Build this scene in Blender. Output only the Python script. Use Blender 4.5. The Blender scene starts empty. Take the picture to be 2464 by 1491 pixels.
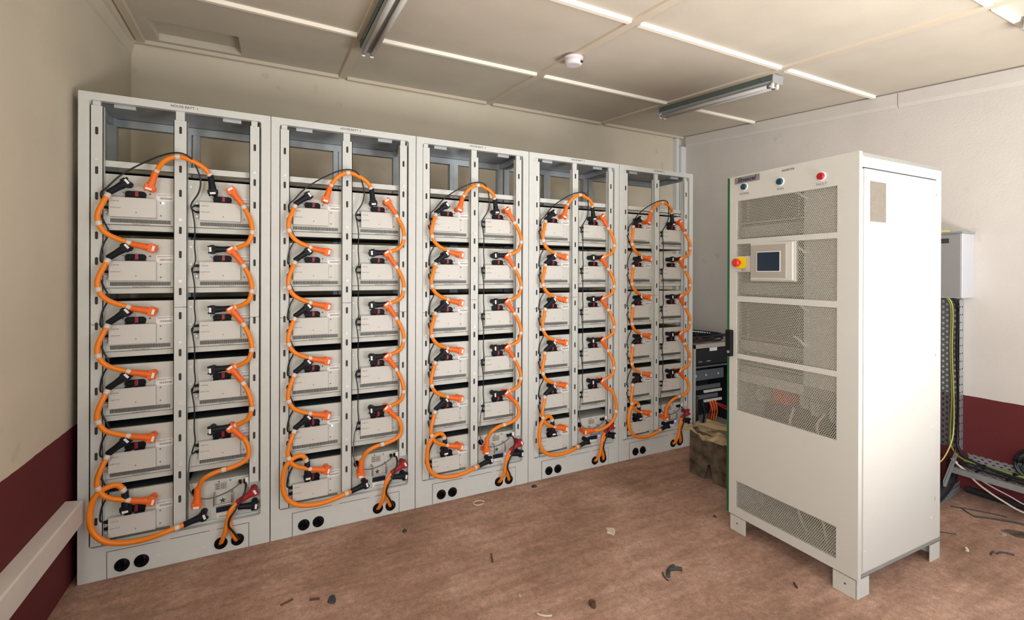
import bpy, math, random
from mathutils import Vector, Matrix, Euler

random.seed(7)
scene = bpy.context.scene
C = scene.collection
PI = math.pi

# ------------------------------------------------------------------ camera
FPX, CX, CY = 1115.217, 1215.67, 657.68
YAW, PITCH, ROLL = 0.46385, -0.00115, -0.003
cam_d = bpy.data.cameras.new('camera')
cam = bpy.data.objects.new('camera', cam_d); C.objects.link(cam)
cam_d.sensor_fit = 'HORIZONTAL'; cam_d.sensor_width = 36.0
cam_d.lens = FPX * 36.0 / 2464.0
cam_d.shift_x = (1232.0 - CX) / 2464.0
cam_d.shift_y = (CY - 745.5) / 2464.0
cam_d.clip_start = 0.02
_f = Vector((math.sin(YAW) * math.cos(PITCH), math.cos(YAW) * math.cos(PITCH), math.sin(PITCH)))
_r = Vector((math.cos(YAW), -math.sin(YAW), 0))
_d = _f.cross(_r)
_r2 = _r * math.cos(ROLL) + _d * math.sin(ROLL)
_d2 = _d * math.cos(ROLL) - _r * math.sin(ROLL)
R3 = Matrix((_r2, -_d2, -_f)).transposed()
cam.matrix_world = Matrix.Translation((0.778, -2.688, 1.394)) @ R3.to_4x4()
scene.camera = cam

# ------------------------------------------------------------------ light and exposure
scene.view_settings.view_transform = 'Standard'
scene.view_settings.look = 'None'
scene.view_settings.gamma = 1.0
scene.view_settings.use_curve_mapping = False
scene.view_settings.exposure = 0.0
w = bpy.data.worlds.new('world'); scene.world = w; w.use_nodes = True
w.node_tree.nodes['Background'].inputs[0].default_value = (0.62, 0.75, 1.0, 1)
w.node_tree.nodes['Background'].inputs[1].default_value = 1.2

def area(name, loc, target, sx, sy, power, col, spread=180):
    l = bpy.data.lights.new(name, 'AREA'); l.shape = 'RECTANGLE'; l.size = sx; l.size_y = sy
    l.energy = power; l.color = col; l.spread = math.radians(spread)
    o = bpy.data.objects.new(name, l); C.objects.link(o); o.location = loc
    o.rotation_euler = (Vector(target) - Vector(loc)).to_track_quat('-Z', 'Y').to_euler()
    return o
area('doorway_daylight', (3.1, -4.25, 1.15), (2.4, 0, 1.2), 1.9, 2.1, 26, (0.84, 0.93, 1.0))
area('left_fill', (-0.10, -3.5, 1.6), (3.0, -2.2, 1.35), 1.1, 1.0, 80, (1.0, 0.97, 0.93))  # added lamp at an invented left window, brightens the cabinet front
area('ceiling_fill', (3.0, -3.9, 0.2), (2.9, -2.5, 2.7), 1.7, 0.8, 90, (1.0, 0.95, 0.90), 120)  # added fill lamp imitating ground bounce, aimed to brighten the ceiling

# ------------------------------------------------------------------ materials
def mat(name, col, rough=0.5, metal=0.0, noise=0.0, nscale=8.0, bump=0.0, bscale=120.0, spec=0.5, emit=None):
    m = bpy.data.materials.new(name); m.use_nodes = True
    nt = m.node_tree; b = nt.nodes['Principled BSDF']
    b.inputs['Base Color'].default_value = (*col, 1); b.inputs['Roughness'].default_value = rough
    b.inputs['Metallic'].default_value = metal
    b.inputs['Specular IOR Level'].default_value = spec
    tc = nt.nodes.new('ShaderNodeTexCoord')
    if noise > 0:
        n = nt.nodes.new('ShaderNodeTexNoise'); n.inputs['Scale'].default_value = nscale
        n.inputs['Detail'].default_value = 6
        nt.links.new(tc.outputs['Object'], n.inputs['Vector'])
        mr = nt.nodes.new('ShaderNodeMapRange')
        mr.inputs['From Min'].default_value = 0.3; mr.inputs['From Max'].default_value = 0.7
        mr.inputs['To Min'].default_value = 1 - noise; mr.inputs['To Max'].default_value = 1 + noise
        nt.links.new(n.outputs['Fac'], mr.inputs['Value'])
        mx = nt.nodes.new('ShaderNodeVectorMath'); mx.operation = 'SCALE'
        mx.inputs[0].default_value = col
        nt.links.new(mr.outputs[0], mx.inputs['Scale'])
        nt.links.new(mx.outputs[0], b.inputs['Base Color'])
    if bump > 0:
        n2 = nt.nodes.new('ShaderNodeTexNoise'); n2.inputs['Scale'].default_value = bscale
        n2.inputs['Detail'].default_value = 4
        nt.links.new(tc.outputs['Object'], n2.inputs['Vector'])
        bp = nt.nodes.new('ShaderNodeBump'); bp.inputs['Strength'].default_value = bump
        bp.inputs['Distance'].default_value = 0.004
        nt.links.new(n2.outputs['Fac'], bp.inputs['Height'])
        nt.links.new(bp.outputs[0], b.inputs['Normal'])
    if emit:
        b.inputs['Emission Color'].default_value = (*emit[0], 1); b.inputs['Emission Strength'].default_value = emit[1]
    return m

def wall_mat(name, top, low, zsplit):
    """plaster painted cream above a dark red dado"""
    m = mat(name, top, 0.75, noise=0.05, nscale=2.2, bump=0.25, bscale=70, spec=0.25)
    nt = m.node_tree; b = nt.nodes['Principled BSDF']
    tc = nt.nodes.new('ShaderNodeTexCoord'); sp = nt.nodes.new('ShaderNodeSeparateXYZ')
    geo = nt.nodes.new('ShaderNodeNewGeometry')
    nt.links.new(geo.outputs['Position'], sp.inputs[0])
    n = nt.nodes.new('ShaderNodeTexNoise'); n.inputs['Scale'].default_value = 14
    nt.links.new(geo.outputs['Position'], n.inputs['Vector'])
    ad = nt.nodes.new('ShaderNodeMath'); ad.operation = 'MULTIPLY_ADD'; ad.inputs[1].default_value = 0.006
    nt.links.new(n.outputs['Fac'], ad.inputs[0]); nt.links.new(sp.outputs['Z'], ad.inputs[2])
    gt = nt.nodes.new('ShaderNodeMath'); gt.operation = 'GREATER_THAN'; gt.inputs[1].default_value = zsplit + 0.003
    nt.links.new(ad.outputs[0], gt.inputs[0])
    # scuffs on the cream paint
    n3 = nt.nodes.new('ShaderNodeTexNoise'); n3.inputs['Scale'].default_value = 5.5; n3.inputs['Detail'].default_value = 8
    nt.links.new(geo.outputs['Position'], n3.inputs['Vector'])
    cr = nt.nodes.new('ShaderNodeValToRGB'); cr.color_ramp.elements[0].position = 0.66; cr.color_ramp.elements[1].position = 0.8
    nt.links.new(n3.outputs['Fac'], cr.inputs[0])
    sc = nt.nodes.new('ShaderNodeMix'); sc.data_type = 'RGBA'
    src = b.inputs['Base Color'].links[0].from_socket
    nt.links.new(src, sc.inputs['A']); sc.inputs['B'].default_value = (top[0] * .75, top[1] * .75, top[2] * .74, 1)
    nt.links.new(cr.outputs['Color'], sc.inputs['Factor'])
    mx = nt.nodes.new('ShaderNodeMix'); mx.data_type = 'RGBA'
    nt.links.new(gt.outputs[0], mx.inputs['Factor'])
    mx.inputs['A'].default_value = (*low, 1); nt.links.new(sc.outputs['Result'], mx.inputs['B'])
    nt.links.new(mx.outputs['Result'], b.inputs['Base Color'])
    return m

def perf_mat(name, col, axes, px, pz, hx, hz, stagger=True, rough=0.5, metal=0.0):
    """sheet metal with punched holes: px,pz pitch and hx,hz half size of the holes"""
    m = mat(name, col, rough, metal)
    nt = m.node_tree; b = nt.nodes['Principled BSDF']; out = nt.nodes['Material Output']
    tc = nt.nodes.new('ShaderNodeTexCoord'); sp = nt.nodes.new('ShaderNodeSeparateXYZ')
    nt.links.new(tc.outputs['Object'], sp.inputs[0])
    def mth(op, a, bb=None, c=None):
        n = nt.nodes.new('ShaderNodeMath'); n.operation = op
        for i, v in enumerate((a, bb, c)):
            if v is None: continue
            if isinstance(v, (int, float)): n.inputs[i].default_value = v
            else: nt.links.new(v, n.inputs[i])
        return n.outputs[0]
    A, B = sp.outputs[axes[0]], sp.outputs[axes[1]]
    def lattice(off):
        u = mth('SUBTRACT', mth('FRACT', mth('ADD', mth('DIVIDE', A, px), 50 + off)), 0.5)
        v = mth('SUBTRACT', mth('FRACT', mth('ADD', mth('DIVIDE', B, pz), 50 + off)), 0.5)
        u = mth('POWER', mth('ABSOLUTE', mth('MULTIPLY', u, px / hx)), 2.0)
        v = mth('POWER', mth('ABSOLUTE', mth('MULTIPLY', v, pz / hz)), 2.0)
        return mth('ADD', u, v)
    d = lattice(0.0)
    if stagger: d = mth('MINIMUM', d, lattice(0.5))
    hole = mth('LESS_THAN', d, 1.0)
    tr = nt.nodes.new('ShaderNodeBsdfTransparent'); ms = nt.nodes.new('ShaderNodeMixShader')
    nt.links.new(hole, ms.inputs[0]); nt.links.new(b.outputs[0], ms.inputs[1]); nt.links.new(tr.outputs[0], ms.inputs[2])
    nt.links.new(ms.outputs[0], out.inputs['Surface'])
    return m

CREAM = (0.66, 0.605, 0.49); RED = (0.125, 0.022, 0.024)
M = {}
M['wall_l'] = wall_mat('cream plaster left', CREAM, RED, 0.695)
M['wall_b'] = wall_mat('cream plaster back', CREAM, RED, 0.66)
M['wall_r'] = wall_mat('cream plaster right', (0.64, 0.61, 0.575), RED, 0.615)
M['ceil'] = mat('ceiling board', (0.60, 0.55, 0.465), 0.8, noise=0.05, nscale=3, bump=0.15, bscale=90, spec=0.2)
M['batten'] = mat('cream ceiling batten', (0.62, 0.55, 0.44), 0.7, spec=0.2)
M['lit_batten'] = mat('lit ceiling batten', (0.93, 0.88, 0.78), 0.6, spec=0.2)  # door light on the batten faces put into the colour
M['white_paint'] = mat('white trim', (0.72, 0.73, 0.74), 0.5)
M['trunk'] = mat('white plastic trunking', (0.72, 0.68, 0.64), 0.45, noise=0.04)
M['rack'] = mat('light grey rack paint', (0.62, 0.65, 0.635), 0.42, noise=0.02, nscale=30, bump=0.05, bscale=600)
M['rack_in'] = mat('galvanised steel', (0.42, 0.46, 0.48), 0.42, metal=0.35, noise=0.1, nscale=12)
M['module'] = mat('grey module paint', (0.60, 0.62, 0.585), 0.45, noise=0.02, nscale=25)
M['cover'] = mat('pale module cover', (0.645, 0.65, 0.62), 0.42)
M['dark'] = mat('black steel and shade', (0.012, 0.015, 0.018), 0.6)
M['deep'] = mat('gap shade metal', (0.045, 0.055, 0.06), 0.5)  # shade in the gaps between modules painted as a near-black colour
M['slot'] = mat('punched slot', (0.03, 0.03, 0.03), 0.7)
M['screw'] = mat('zinc screw', (0.80, 0.80, 0.78), 0.4, metal=0.2)
M['orange'] = mat('orange cable sheath', (0.90, 0.24, 0.008), 0.42)
M['orange_plug'] = mat('orange plug plastic', (0.88, 0.155, 0.015), 0.45)
M['black_plug'] = mat('black plug plastic', (0.008, 0.010, 0.016), 0.5, spec=0.25)
M['black_cable'] = mat('black cable', (0.012, 0.012, 0.016), 0.4)
M['grey_cable'] = mat('grey cable', (0.12, 0.12, 0.12), 0.4)
M['red_plug'] = mat('red plug plastic', (0.36, 0.02, 0.03), 0.5, spec=0.3)
M['breaker'] = mat('black handle plastic', (0.006, 0.006, 0.008), 0.5, spec=0.2)
M['red'] = mat('dark red plastic', (0.28, 0.015, 0.03), 0.4)
M['tag'] = mat('white tag', (0.85, 0.85, 0.84), 0.5)
M['sleeve'] = mat('off white marker sleeve', (0.70, 0.64, 0.57), 0.5)
M['ink'] = mat('dark print', (0.06, 0.06, 0.055), 0.6)
M['ink_soft'] = mat('grey print', (0.22, 0.21, 0.20), 0.6)
M['red_ink'] = mat('red print', (0.35, 0.03, 0.03), 0.6)
M['chrome'] = mat('chrome', (0.45, 0.45, 0.45), 0.3, metal=0.8)
M['led_white'] = mat('white led', (0.9, 0.95, 1), 0.4, emit=((0.75, 0.9, 1.0), 3.0))
M['led_blue'] = mat('violet led', (0.2, 0.1, 1), 0.4, emit=((0.15, 0.08, 1.0), 4.0))
M['led_green'] = mat('aqua led', (0.2, 1, 0.9), 0.4, emit=((0.2, 1.0, 0.85), 3.0))
M['inv'] = mat('off white powder coat', (0.55, 0.55, 0.515), 0.5, noise=0.015, nscale=3, bump=0.04, bscale=700, spec=0.3)
M['inv_mesh'] = perf_mat('perforated door sheet', (0.40, 0.385, 0.33), ('Y', 'Z'), 0.0090, 0.0156, 0.0034, 0.0034)
M['inv_in'] = mat('grey inner panel', (0.46, 0.44, 0.40), 0.5)
M['inv_dark'] = mat('dark inner panel', (0.075, 0.08, 0.07), 0.5)
M['green'] = mat('green edge', (0.005, 0.10, 0.035), 0.5)
M['plate'] = mat('brushed nameplate', (0.20, 0.18, 0.145), 0.6, spec=0.2, noise=0.1, nscale=60)
M['navy'] = mat('navy lettering', (0.012, 0.016, 0.09), 0.5)
M['logo_bg'] = mat('olive grey logo plate', (0.22, 0.215, 0.17), 0.35)
M['screen'] = mat('dark blue screen', (0.006, 0.022, 0.045), 0.16)
M['bezel'] = mat('grey bezel', (0.36, 0.335, 0.29), 0.45)
M['lamp_teal'] = mat('dark teal lens', (0.006, 0.05, 0.085), 0.25)
M['lamp_red'] = mat('red lens', (0.42, 0.008, 0.02), 0.25)
M['yellow'] = mat('yellow plastic', (0.85, 0.62, 0.01), 0.4)
M['stop'] = mat('red mushroom button', (0.65, 0.02, 0.012), 0.35)
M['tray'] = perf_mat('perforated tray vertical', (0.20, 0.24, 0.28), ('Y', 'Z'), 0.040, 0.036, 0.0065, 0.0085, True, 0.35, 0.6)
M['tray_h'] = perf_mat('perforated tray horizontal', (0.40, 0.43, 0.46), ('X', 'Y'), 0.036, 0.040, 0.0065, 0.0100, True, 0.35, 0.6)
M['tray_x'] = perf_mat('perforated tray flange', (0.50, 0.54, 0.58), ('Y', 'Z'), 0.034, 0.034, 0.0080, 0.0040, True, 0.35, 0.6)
M['tray_y'] = perf_mat('perforated cross tray', (0.48, 0.52, 0.56), ('X', 'Z'), 0.030, 0.050, 0.0070, 0.0050, False, 0.35, 0.6)
M['galv'] = mat('galvanised flange', (0.42, 0.46, 0.48), 0.35, metal=0.6, noise=0.1, nscale=20)
M['yg'] = mat('yellow green cable', (0.22, 0.28, 0.05), 0.4)
M['yel_cable'] = mat('pale yellow cable', (0.75, 0.66, 0.22), 0.4)
M['pink_cable'] = mat('pale pink cable', (0.78, 0.62, 0.50), 0.4)
M['lilac_cable'] = mat('white lilac cable', (0.72, 0.60, 0.68), 0.4)
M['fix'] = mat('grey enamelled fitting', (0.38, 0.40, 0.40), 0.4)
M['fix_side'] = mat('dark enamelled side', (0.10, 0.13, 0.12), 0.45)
M['tube'] = mat('unlit tube glass', (0.60, 0.60, 0.58), 0.12)
M['detector'] = mat('detector plastic', (0.74, 0.69, 0.72), 0.4)
M['wbox'] = mat('wall box grey', (0.54, 0.56, 0.60), 0.4)
M['wbox_door'] = mat('wall box door', (0.27, 0.27, 0.27), 0.45)
M['card'] = mat('dirty shaded cardboard', (0.085, 0.062, 0.04), 0.85, noise=0.75, nscale=16, bump=0.5, bscale=40)  # base lowered for the shade around the box, noise gives the dirt
M['card_top'] = mat('torn pale paper', (0.34, 0.26, 0.15), 0.85, noise=0.5, nscale=12, bump=0.5, bscale=30)
M['kraft'] = mat('kraft paper', (0.48, 0.36, 0.22), 0.8)
M['box_grey'] = mat('grey steel shelf', (0.42, 0.42, 0.38), 0.45)
M['steel_blue'] = mat('bare steel plate', (0.20, 0.25, 0.28), 0.35, metal=0.5)
M['debris_dark'] = mat('dark scrap', (0.04, 0.045, 0.05), 0.7, noise=0.4, nscale=60)
M['lump'] = mat('grey lump', (0.30, 0.29, 0.28), 0.8)
M['debris_pale'] = mat('pale scrap', (0.60, 0.50, 0.38), 0.8)
M['debris_brown'] = mat('brown scrap', (0.10, 0.045, 0.03), 0.8)

def floor_mat():
    m = mat('dusty red brown floor', (0.3, 0.17, 0.12), 0.8, spec=0.25)
    nt = m.node_tree; b = nt.nodes['Principled BSDF']
    geo = nt.nodes.new('ShaderNodeNewGeometry')
    def noise(scale, detail, rough=0.6, stretch=None, rot=0.0):
        n = nt.nodes.new('ShaderNodeTexNoise'); n.inputs['Scale'].default_value = scale
        n.inputs['Detail'].default_value = detail; n.inputs['Roughness'].default_value = rough
        if stretch:
            mp = nt.nodes.new('ShaderNodeMapping'); mp.inputs['Scale'].default_value = stretch
            mp.inputs['Rotation'].default_value = (0, 0, rot)
            nt.links.new(geo.outputs['Position'], mp.inputs['Vector']); nt.links.new(mp.outputs[0], n.inputs['Vector'])
        else:
            nt.links.new(geo.outputs['Position'], n.inputs['Vector'])
        return n.outputs['Fac']
    def ramp(src, stops):
        r = nt.nodes.new('ShaderNodeValToRGB'); el = r.color_ramp.elements
        el[0].position, el[0].color = stops[0][0], (*stops[0][1], 1)
        el[1].position, el[1].color = stops[-1][0], (*stops[-1][1], 1)
        for p, c in stops[1:-1]:
            e = el.new(p); e.color = (*c, 1)
        nt.links.new(src, r.inputs[0]); return r.outputs['Color']
    base = ramp(noise(1.6, 9, 0.68), [(0.32, (0.26, 0.165, 0.115)), (0.5, (0.385, 0.238, 0.18)), (0.68, (0.49, 0.335, 0.265))])
    fine = ramp(noise(34, 8, 0.75), [(0.3, (0.66, 0.66, 0.66)), (0.52, (1.0, 1.0, 1.0)), (0.72, (1.30, 1.28, 1.24))])
    streak = ramp(noise(3.2, 6, 0.65, (1.0, 5.0, 1.0), 0.5), [(0.38, (0.82, 0.80, 0.78)), (0.6, (1.08, 1.08, 1.08))])
    pale = ramp(noise(9, 7, 0.7), [(0.63, (0, 0, 0)), (0.78, (0.55, 0.55, 0.55))])
    def mul(a, c):
        x = nt.nodes.new('ShaderNodeVectorMath'); x.operation = 'MULTIPLY'
        nt.links.new(a, x.inputs[0]); nt.links.new(c, x.inputs[1]); return x.outputs[0]
    grit = ramp(noise(150, 5, 0.7), [(0.3, (0.72, 0.71, 0.70)), (0.5, (1.0, 1.0, 1.0)), (0.7, (1.25, 1.24, 1.22))])
    c1 = mul(mul(mul(base, fine), streak), grit)
    mx = nt.nodes.new('ShaderNodeMix'); mx.data_type = 'RGBA'
    nt.links.new(pale, mx.inputs['Factor']); nt.links.new(c1, mx.inputs['A'])
    mx.inputs['B'].default_value = (0.56, 0.42, 0.33, 1)
    nt.links.new(mx.outputs['Result'], b.inputs['Base Color'])
    bp = nt.nodes.new('ShaderNodeBump'); bp.inputs['Strength'].default_value = 0.5; bp.inputs['Distance'].default_value = 0.006
    nt.links.new(noise(22, 9, 0.7), bp.inputs['Height']); nt.links.new(bp.outputs[0], b.inputs['Normal'])
    return m
M['floor'] = floor_mat()

# ------------------------------------------------------------------ mesh helpers
class MB:
    def __init__(s): s.v = []; s.f = []; s.mi = []; s.smooth = []
    def quad(s, a, b, c, d, mi=0):
        n = len(s.v); s.v += [tuple(a), tuple(b), tuple(c), tuple(d)]; s.f.append((n, n + 1, n + 2, n + 3)); s.mi.append(mi); s.smooth.append(False)
    def box(s, x0, x1, y0, y1, z0, z1, mi=0):
        if x0 > x1: x0, x1 = x1, x0
        if y0 > y1: y0, y1 = y1, y0
        if z0 > z1: z0, z1 = z1, z0
        n = len(s.v)
        s.v += [(x0, y0, z0), (x1, y0, z0), (x1, y1, z0), (x0, y1, z0), (x0, y0, z1), (x1, y0, z1), (x1, y1, z1), (x0, y1, z1)]
        for q in ((0, 3, 2, 1), (4, 5, 6, 7), (0, 1, 5, 4), (1, 2, 6, 5), (2, 3, 7, 6), (3, 0, 4, 7)):
            s.f.append(tuple(n + i for i in q)); s.mi.append(mi); s.smooth.append(False)
        return s
    def obox(s, c, ax, ay, az, hx, hy, hz, mi=0):
        """box with its own axes"""
        c = Vector(c); n = len(s.v)
        for k in ((-1, -1, -1), (1, -1, -1), (1, 1, -1), (-1, 1, -1), (-1, -1, 1), (1, -1, 1), (1, 1, 1), (-1, 1, 1)):
            s.v.append(tuple(c + ax * hx * k[0] + ay * hy * k[1] + az * hz * k[2]))
        for q in ((0, 3, 2, 1), (4, 5, 6, 7), (0, 1, 5, 4), (1, 2, 6, 5), (2, 3, 7, 6), (3, 0, 4, 7)):
            s.f.append(tuple(n + i for i in q)); s.mi.append(mi); s.smooth.append(False)
        return s
    def prism(s, pts, ax, depth0, depth1, mi=0):
        """polygon in the two axes other than ax, extruded along ax"""
        def P(a, b, t): return {'x': (t, a, b), 'y': (a, t, b), 'z': (a, b, t)}[ax]
        n = len(s.v); k = len(pts)
        s.v += [P(a, b, depth0) for a, b in pts] + [P(a, b, depth1) for a, b in pts]
        s.f.append(tuple(range(n, n + k))); s.mi.append(mi); s.smooth.append(False)
        s.f.append(tuple(range(n + 2 * k - 1, n + k - 1, -1))); s.mi.append(mi); s.smooth.append(False)
        for i in range(k):
            j = (i + 1) % k
            s.f.append((n + i, n + k + i, n + k + j, n + j)); s.mi.append(mi); s.smooth.append(False)
        return s
    def cyl(s, p0, p1, r0, r1=None, seg=16, mi=0, caps=True):
        r1 = r0 if r1 is None else r1
        s.tube([p0, p1], [r0, r1], seg, mi, caps); return s
    def tube(s, pts, rad, seg=10, mi=0, caps=True):
        pts = [Vector(p) for p in pts]; k = len(pts)
        if not isinstance(rad, (list, tuple)): rad = [rad] * k
        n = len(s.v); up = None
        for i, p in enumerate(pts):
            t = (pts[min(i + 1, k - 1)] - pts[max(i - 1, 0)])
            t = t.normalized() if t.length > 1e-9 else Vector((0, 0, 1))
            if up is None:
                up = Vector((0, 0, 1)) if abs(t.z) < 0.9 else Vector((0, 1, 0))
            a = t.cross(up)
            a = a.normalized() if a.length > 1e-6 else t.orthogonal().normalized()
            b = a.cross(t).normalized(); up = b
            for j in range(seg):
                th = 2 * PI * j / seg
                s.v.append(tuple(p + (a * math.cos(th) + b * math.sin(th)) * rad[i]))
        for i in range(k - 1):
            for j in range(seg):
                q = (j + 1) % seg
                s.f.append((n + i * seg + j, n + i * seg + q, n + (i + 1) * seg + q, n + (i + 1) * seg + j)); s.mi.append(mi); s.smooth.append(True)
        if caps:
            s.f.append(tuple(n + j for j in reversed(range(seg)))); s.mi.append(mi); s.smooth.append(False)
            s.f.append(tuple(n + (k - 1) * seg + j for j in range(seg))); s.mi.append(mi); s.smooth.append(False)
        return s
    def build(s, name, mats, parent=None, bevel=0.0, loc=None, rot=None):
        me = bpy.data.meshes.new(name); me.from_pydata(s.v, [], s.f)
        if not isinstance(mats, (list, tuple)): mats = [mats]
        for m in mats: me.materials.append(m)
        me.polygons.foreach_set('material_index', s.mi); me.polygons.foreach_set('use_smooth', s.smooth)
        me.update()
        o = bpy.data.objects.new(name, me); C.objects.link(o)
        if parent: o.parent = parent
        if loc: o.location = loc
        if rot: o.rotation_euler = rot
        if bevel:
            md = o.modifiers.new('bevel', 'BEVEL'); md.width = bevel; md.segments = 2; md.limit_method = 'ANGLE'
        return o

def spline(pts, n=6):
    """Catmull-Rom through the points"""
    P = [Vector(p) for p in pts]; P = [2 * P[0] - P[1]] + P + [2 * P[-1] - P[-2]]
    out = []
    for i in range(1, len(P) - 2):
        for k in range(n):
            t = k / n; a, b, c, d = P[i - 1], P[i], P[i + 1], P[i + 2]
            out.append(0.5 * ((2 * b) + (c - a) * t + (2 * a - 5 * b + 4 * c - d) * t * t + (3 * b - a - 3 * c + d) * t ** 3))
    out.append(P[-2]); return out

def text_mesh(body, size, extrude=0.0003, shear=0.0, bold=0.0):
    cu = bpy.data.curves.new('lettering', 'FONT'); cu.body = body; cu.size = size; cu.extrude = extrude
    cu.shear = shear; cu.offset = bold; cu.align_x = 'CENTER'; cu.align_y = 'CENTER'; cu.resolution_u = 2
    o = bpy.data.objects.new('lettering', cu); C.objects.link(o)
    bpy.context.view_layer.update()
    dg = bpy.context.evaluated_depsgraph_get()
    me = bpy.data.meshes.new_from_object(o.evaluated_get(dg))
    bpy.data.objects.remove(o); bpy.data.curves.remove(cu)
    me.materials.clear(); return me
_tm = {}
def text(body, size, m, parent, loc, rz=0.0, name='lettering', **kw):
    key = (body, size, m.name)
    if key not in _tm:
        me = text_mesh(body, size, **kw); me.materials.append(m); _tm[key] = me
    o = bpy.data.objects.new(name, _tm[key]); C.objects.link(o); o.parent = parent
    o.location = loc; o.rotation_euler = (PI / 2, 0, rz); return o

def tag(o, label, cat, group=None, kind=None):
    if label: o['label'] = label
    if cat: o['category'] = cat
    if group: o['group'] = group
    if kind: o['kind'] = kind
    return o
def thing(name, loc=(0, 0, 0), rot=(0, 0, 0)):
    o = bpy.data.objects.new(name, None); C.objects.link(o); o.location = loc; o.rotation_euler = rot
    o.empty_display_size = 0.05; return o
def struct(o): o['kind'] = 'structure'; return o
def copy_tree(o, loc, parent=None):
    """a thing with copies of its parts and their sub-parts"""
    c = o.copy(); C.objects.link(c)
    if parent: c.parent = parent
    if loc is not None: c.location = loc
    for ch in list(o.children): copy_tree(ch, None, c)
    return c

# ------------------------------------------------------------------ room shell
LX, RX, BY, NY = -0.03, 4.77, 1.0, -4.4
SL = 0.0945
def cz(x, y): return 2.862 + SL * (y - 1.0) + 0.004 * x
CA = math.atan(SL)

m = MB(); m.box(LX - 0.2, RX + 0.2, NY - 1.5, BY + 0.2, -0.1, 0.0)
struct(m.build('floor', M['floor']))
# ceiling boards with a rectangular hatch opening near the left rear corner
H0, H1, HY0, HY1 = 0.13, 0.585, 0.56, 0.905
def ceil_slab(mb, x0, x1, y0, y1, t=0.02, dz=0.0):
    v = [(x0, y0), (x1, y0), (x1, y1), (x0, y1)]; n = len(mb.v)
    mb.v += [(x, y, cz(x, y) + dz) for x, y in v] + [(x, y, cz(x, y) + dz + t) for x, y in v]
    for q in ((0, 3, 2, 1), (4, 5, 6, 7), (0, 1, 5, 4), (1, 2, 6, 5), (2, 3, 7, 6), (3, 0, 4, 7)):
        mb.f.append(tuple(n + i for i in q)); mb.mi.append(0); mb.smooth.append(False)
m = MB()
ceil_slab(m, LX, H0, NY, BY); ceil_slab(m, H1, RX, NY, BY)
ceil_slab(m, H0, H1, NY, HY0); ceil_slab(m, H0, H1, HY1, BY)
# hatch: the upper board and the sides of the recess
ceil_slab(m, H0 - 0.02, H1 + 0.02, HY0 - 0.02, HY1 + 0.02, 0.02, 0.045)
ceil_slab(m, H0 - 0.02, H0, HY0, HY1, 0.03, 0.02); ceil_slab(m, H1, H1 + 0.02, HY0, HY1, 0.06, 0.02)
ceil_slab(m, H0, H1, HY0 - 0.02, HY0, 0.03, 0.02); ceil_slab(m, H0, H1, HY1, HY1 + 0.02, 0.03, 0.02)
struct(m.build('ceiling', M['ceil']))
m = MB(); m.box(LX - 0.15, LX, -2.92, BY, 0, 3.1); m.box(LX - 0.15, LX, NY, -4.08, 0, 3.1)
m.box(LX - 0.15, LX, -4.08, -2.92, 0, 1.08); m.box(LX - 0.15, LX, -4.08, -2.92, 2.12, 3.1); struct(m.build('wall_left', M['wall_l']))  # unseen opening added for the left lamp
m = MB(); m.box(LX - 0.15, RX + 0.15, BY, BY + 0.15, 0, 3.1); struct(m.build('wall_back', M['wall_b']))
m = MB(); m.box(RX, RX + 0.15, NY, BY, 0, 3.1); struct(m.build('wall_right', M['wall_r']))
# near wall behind the camera: a doorway
m = MB()
m.box(LX - 0.15, 2.1, NY - 0.15, NY, 0, 3.0); m.box(2.1, 4.1, NY - 0.15, NY, 2.25, 3.0); m.box(4.1, RX + 0.15, NY - 0.15, NY, 0, 3.0)
struct(m.build('wall_front', M['wall_b']))

# battens: ones along the rack wall carry door light in their pale colour, cream ones run front to back
def batten_x(x0, x1, y, wd, th, lag=0.0):
    a = math.cos(CA); m = MB()
    v = []
    for x in (x0, x1):
        y_ = y
        y = y_ - (lag if x == x0 else 0.0)
        for dy, dz in ((-wd / 2, 0.001), (-wd / 2 + 0.006, -th), (wd / 2 - 0.006, -th), (wd / 2, 0.001)):
            v.append((x, y + dy, cz(x, y + dy) + dz))
        y = y_
    n = 0; m.v = v
    for q in ((0, 1, 5, 4), (1, 2, 6, 5), (2, 3, 7, 6), (3, 0, 4, 7), (0, 3, 2, 1), (4, 5, 6, 7)):
        m.f.append(q); m.mi.append(0); m.smooth.append(False)
    return m
def batten_y(x, y0, y1, wd, th):
    m = MB(); v = []
    for y in (y0, y1):
        for dx, dz in ((-wd / 2, 0.001), (-wd / 2 + 0.005, -th), (wd / 2 - 0.005, -th), (wd / 2, 0.001)):
            v.append((x + dx, y, cz(x + dx, y) + dz))
    m.v = v
    for q in ((0, 4, 5, 1), (1, 5, 6, 2), (2, 6, 7, 3), (3, 7, 4, 0), (0, 1, 2, 3), (4, 7, 6, 5)):
        m.f.append(q); m.mi.append(0); m.smooth.append(False)
    return m
k = 1
XB = [1.24, 2.445, 3.67]
def cove_x0(y): return LX + 0.032 + (BY - y) * 0.056 + 0.05
for y in (0.115, -0.84, -1.80, -2.76, -3.7):
    edges = [cove_x0(y)] + XB + [RX - 0.03]
    for i in range(4):
        a, b = edges[i] + (0.03 if i else 0), edges[i + 1] - (0.03 if i < 3 else 0)
        if y == 0.115 and i == 3: a = 3.98
        struct(batten_x(a, b, y, 0.036, 0.020, 0.055 if i == 0 else 0.0).build('trim_%d' % k, M['lit_batten'])); k += 1
for x in XB:
    struct(batten_y(x, NY, BY - 0.02, 0.062, 0.012).build('trim_%d' % k, M['batten'])); k += 1
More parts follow.
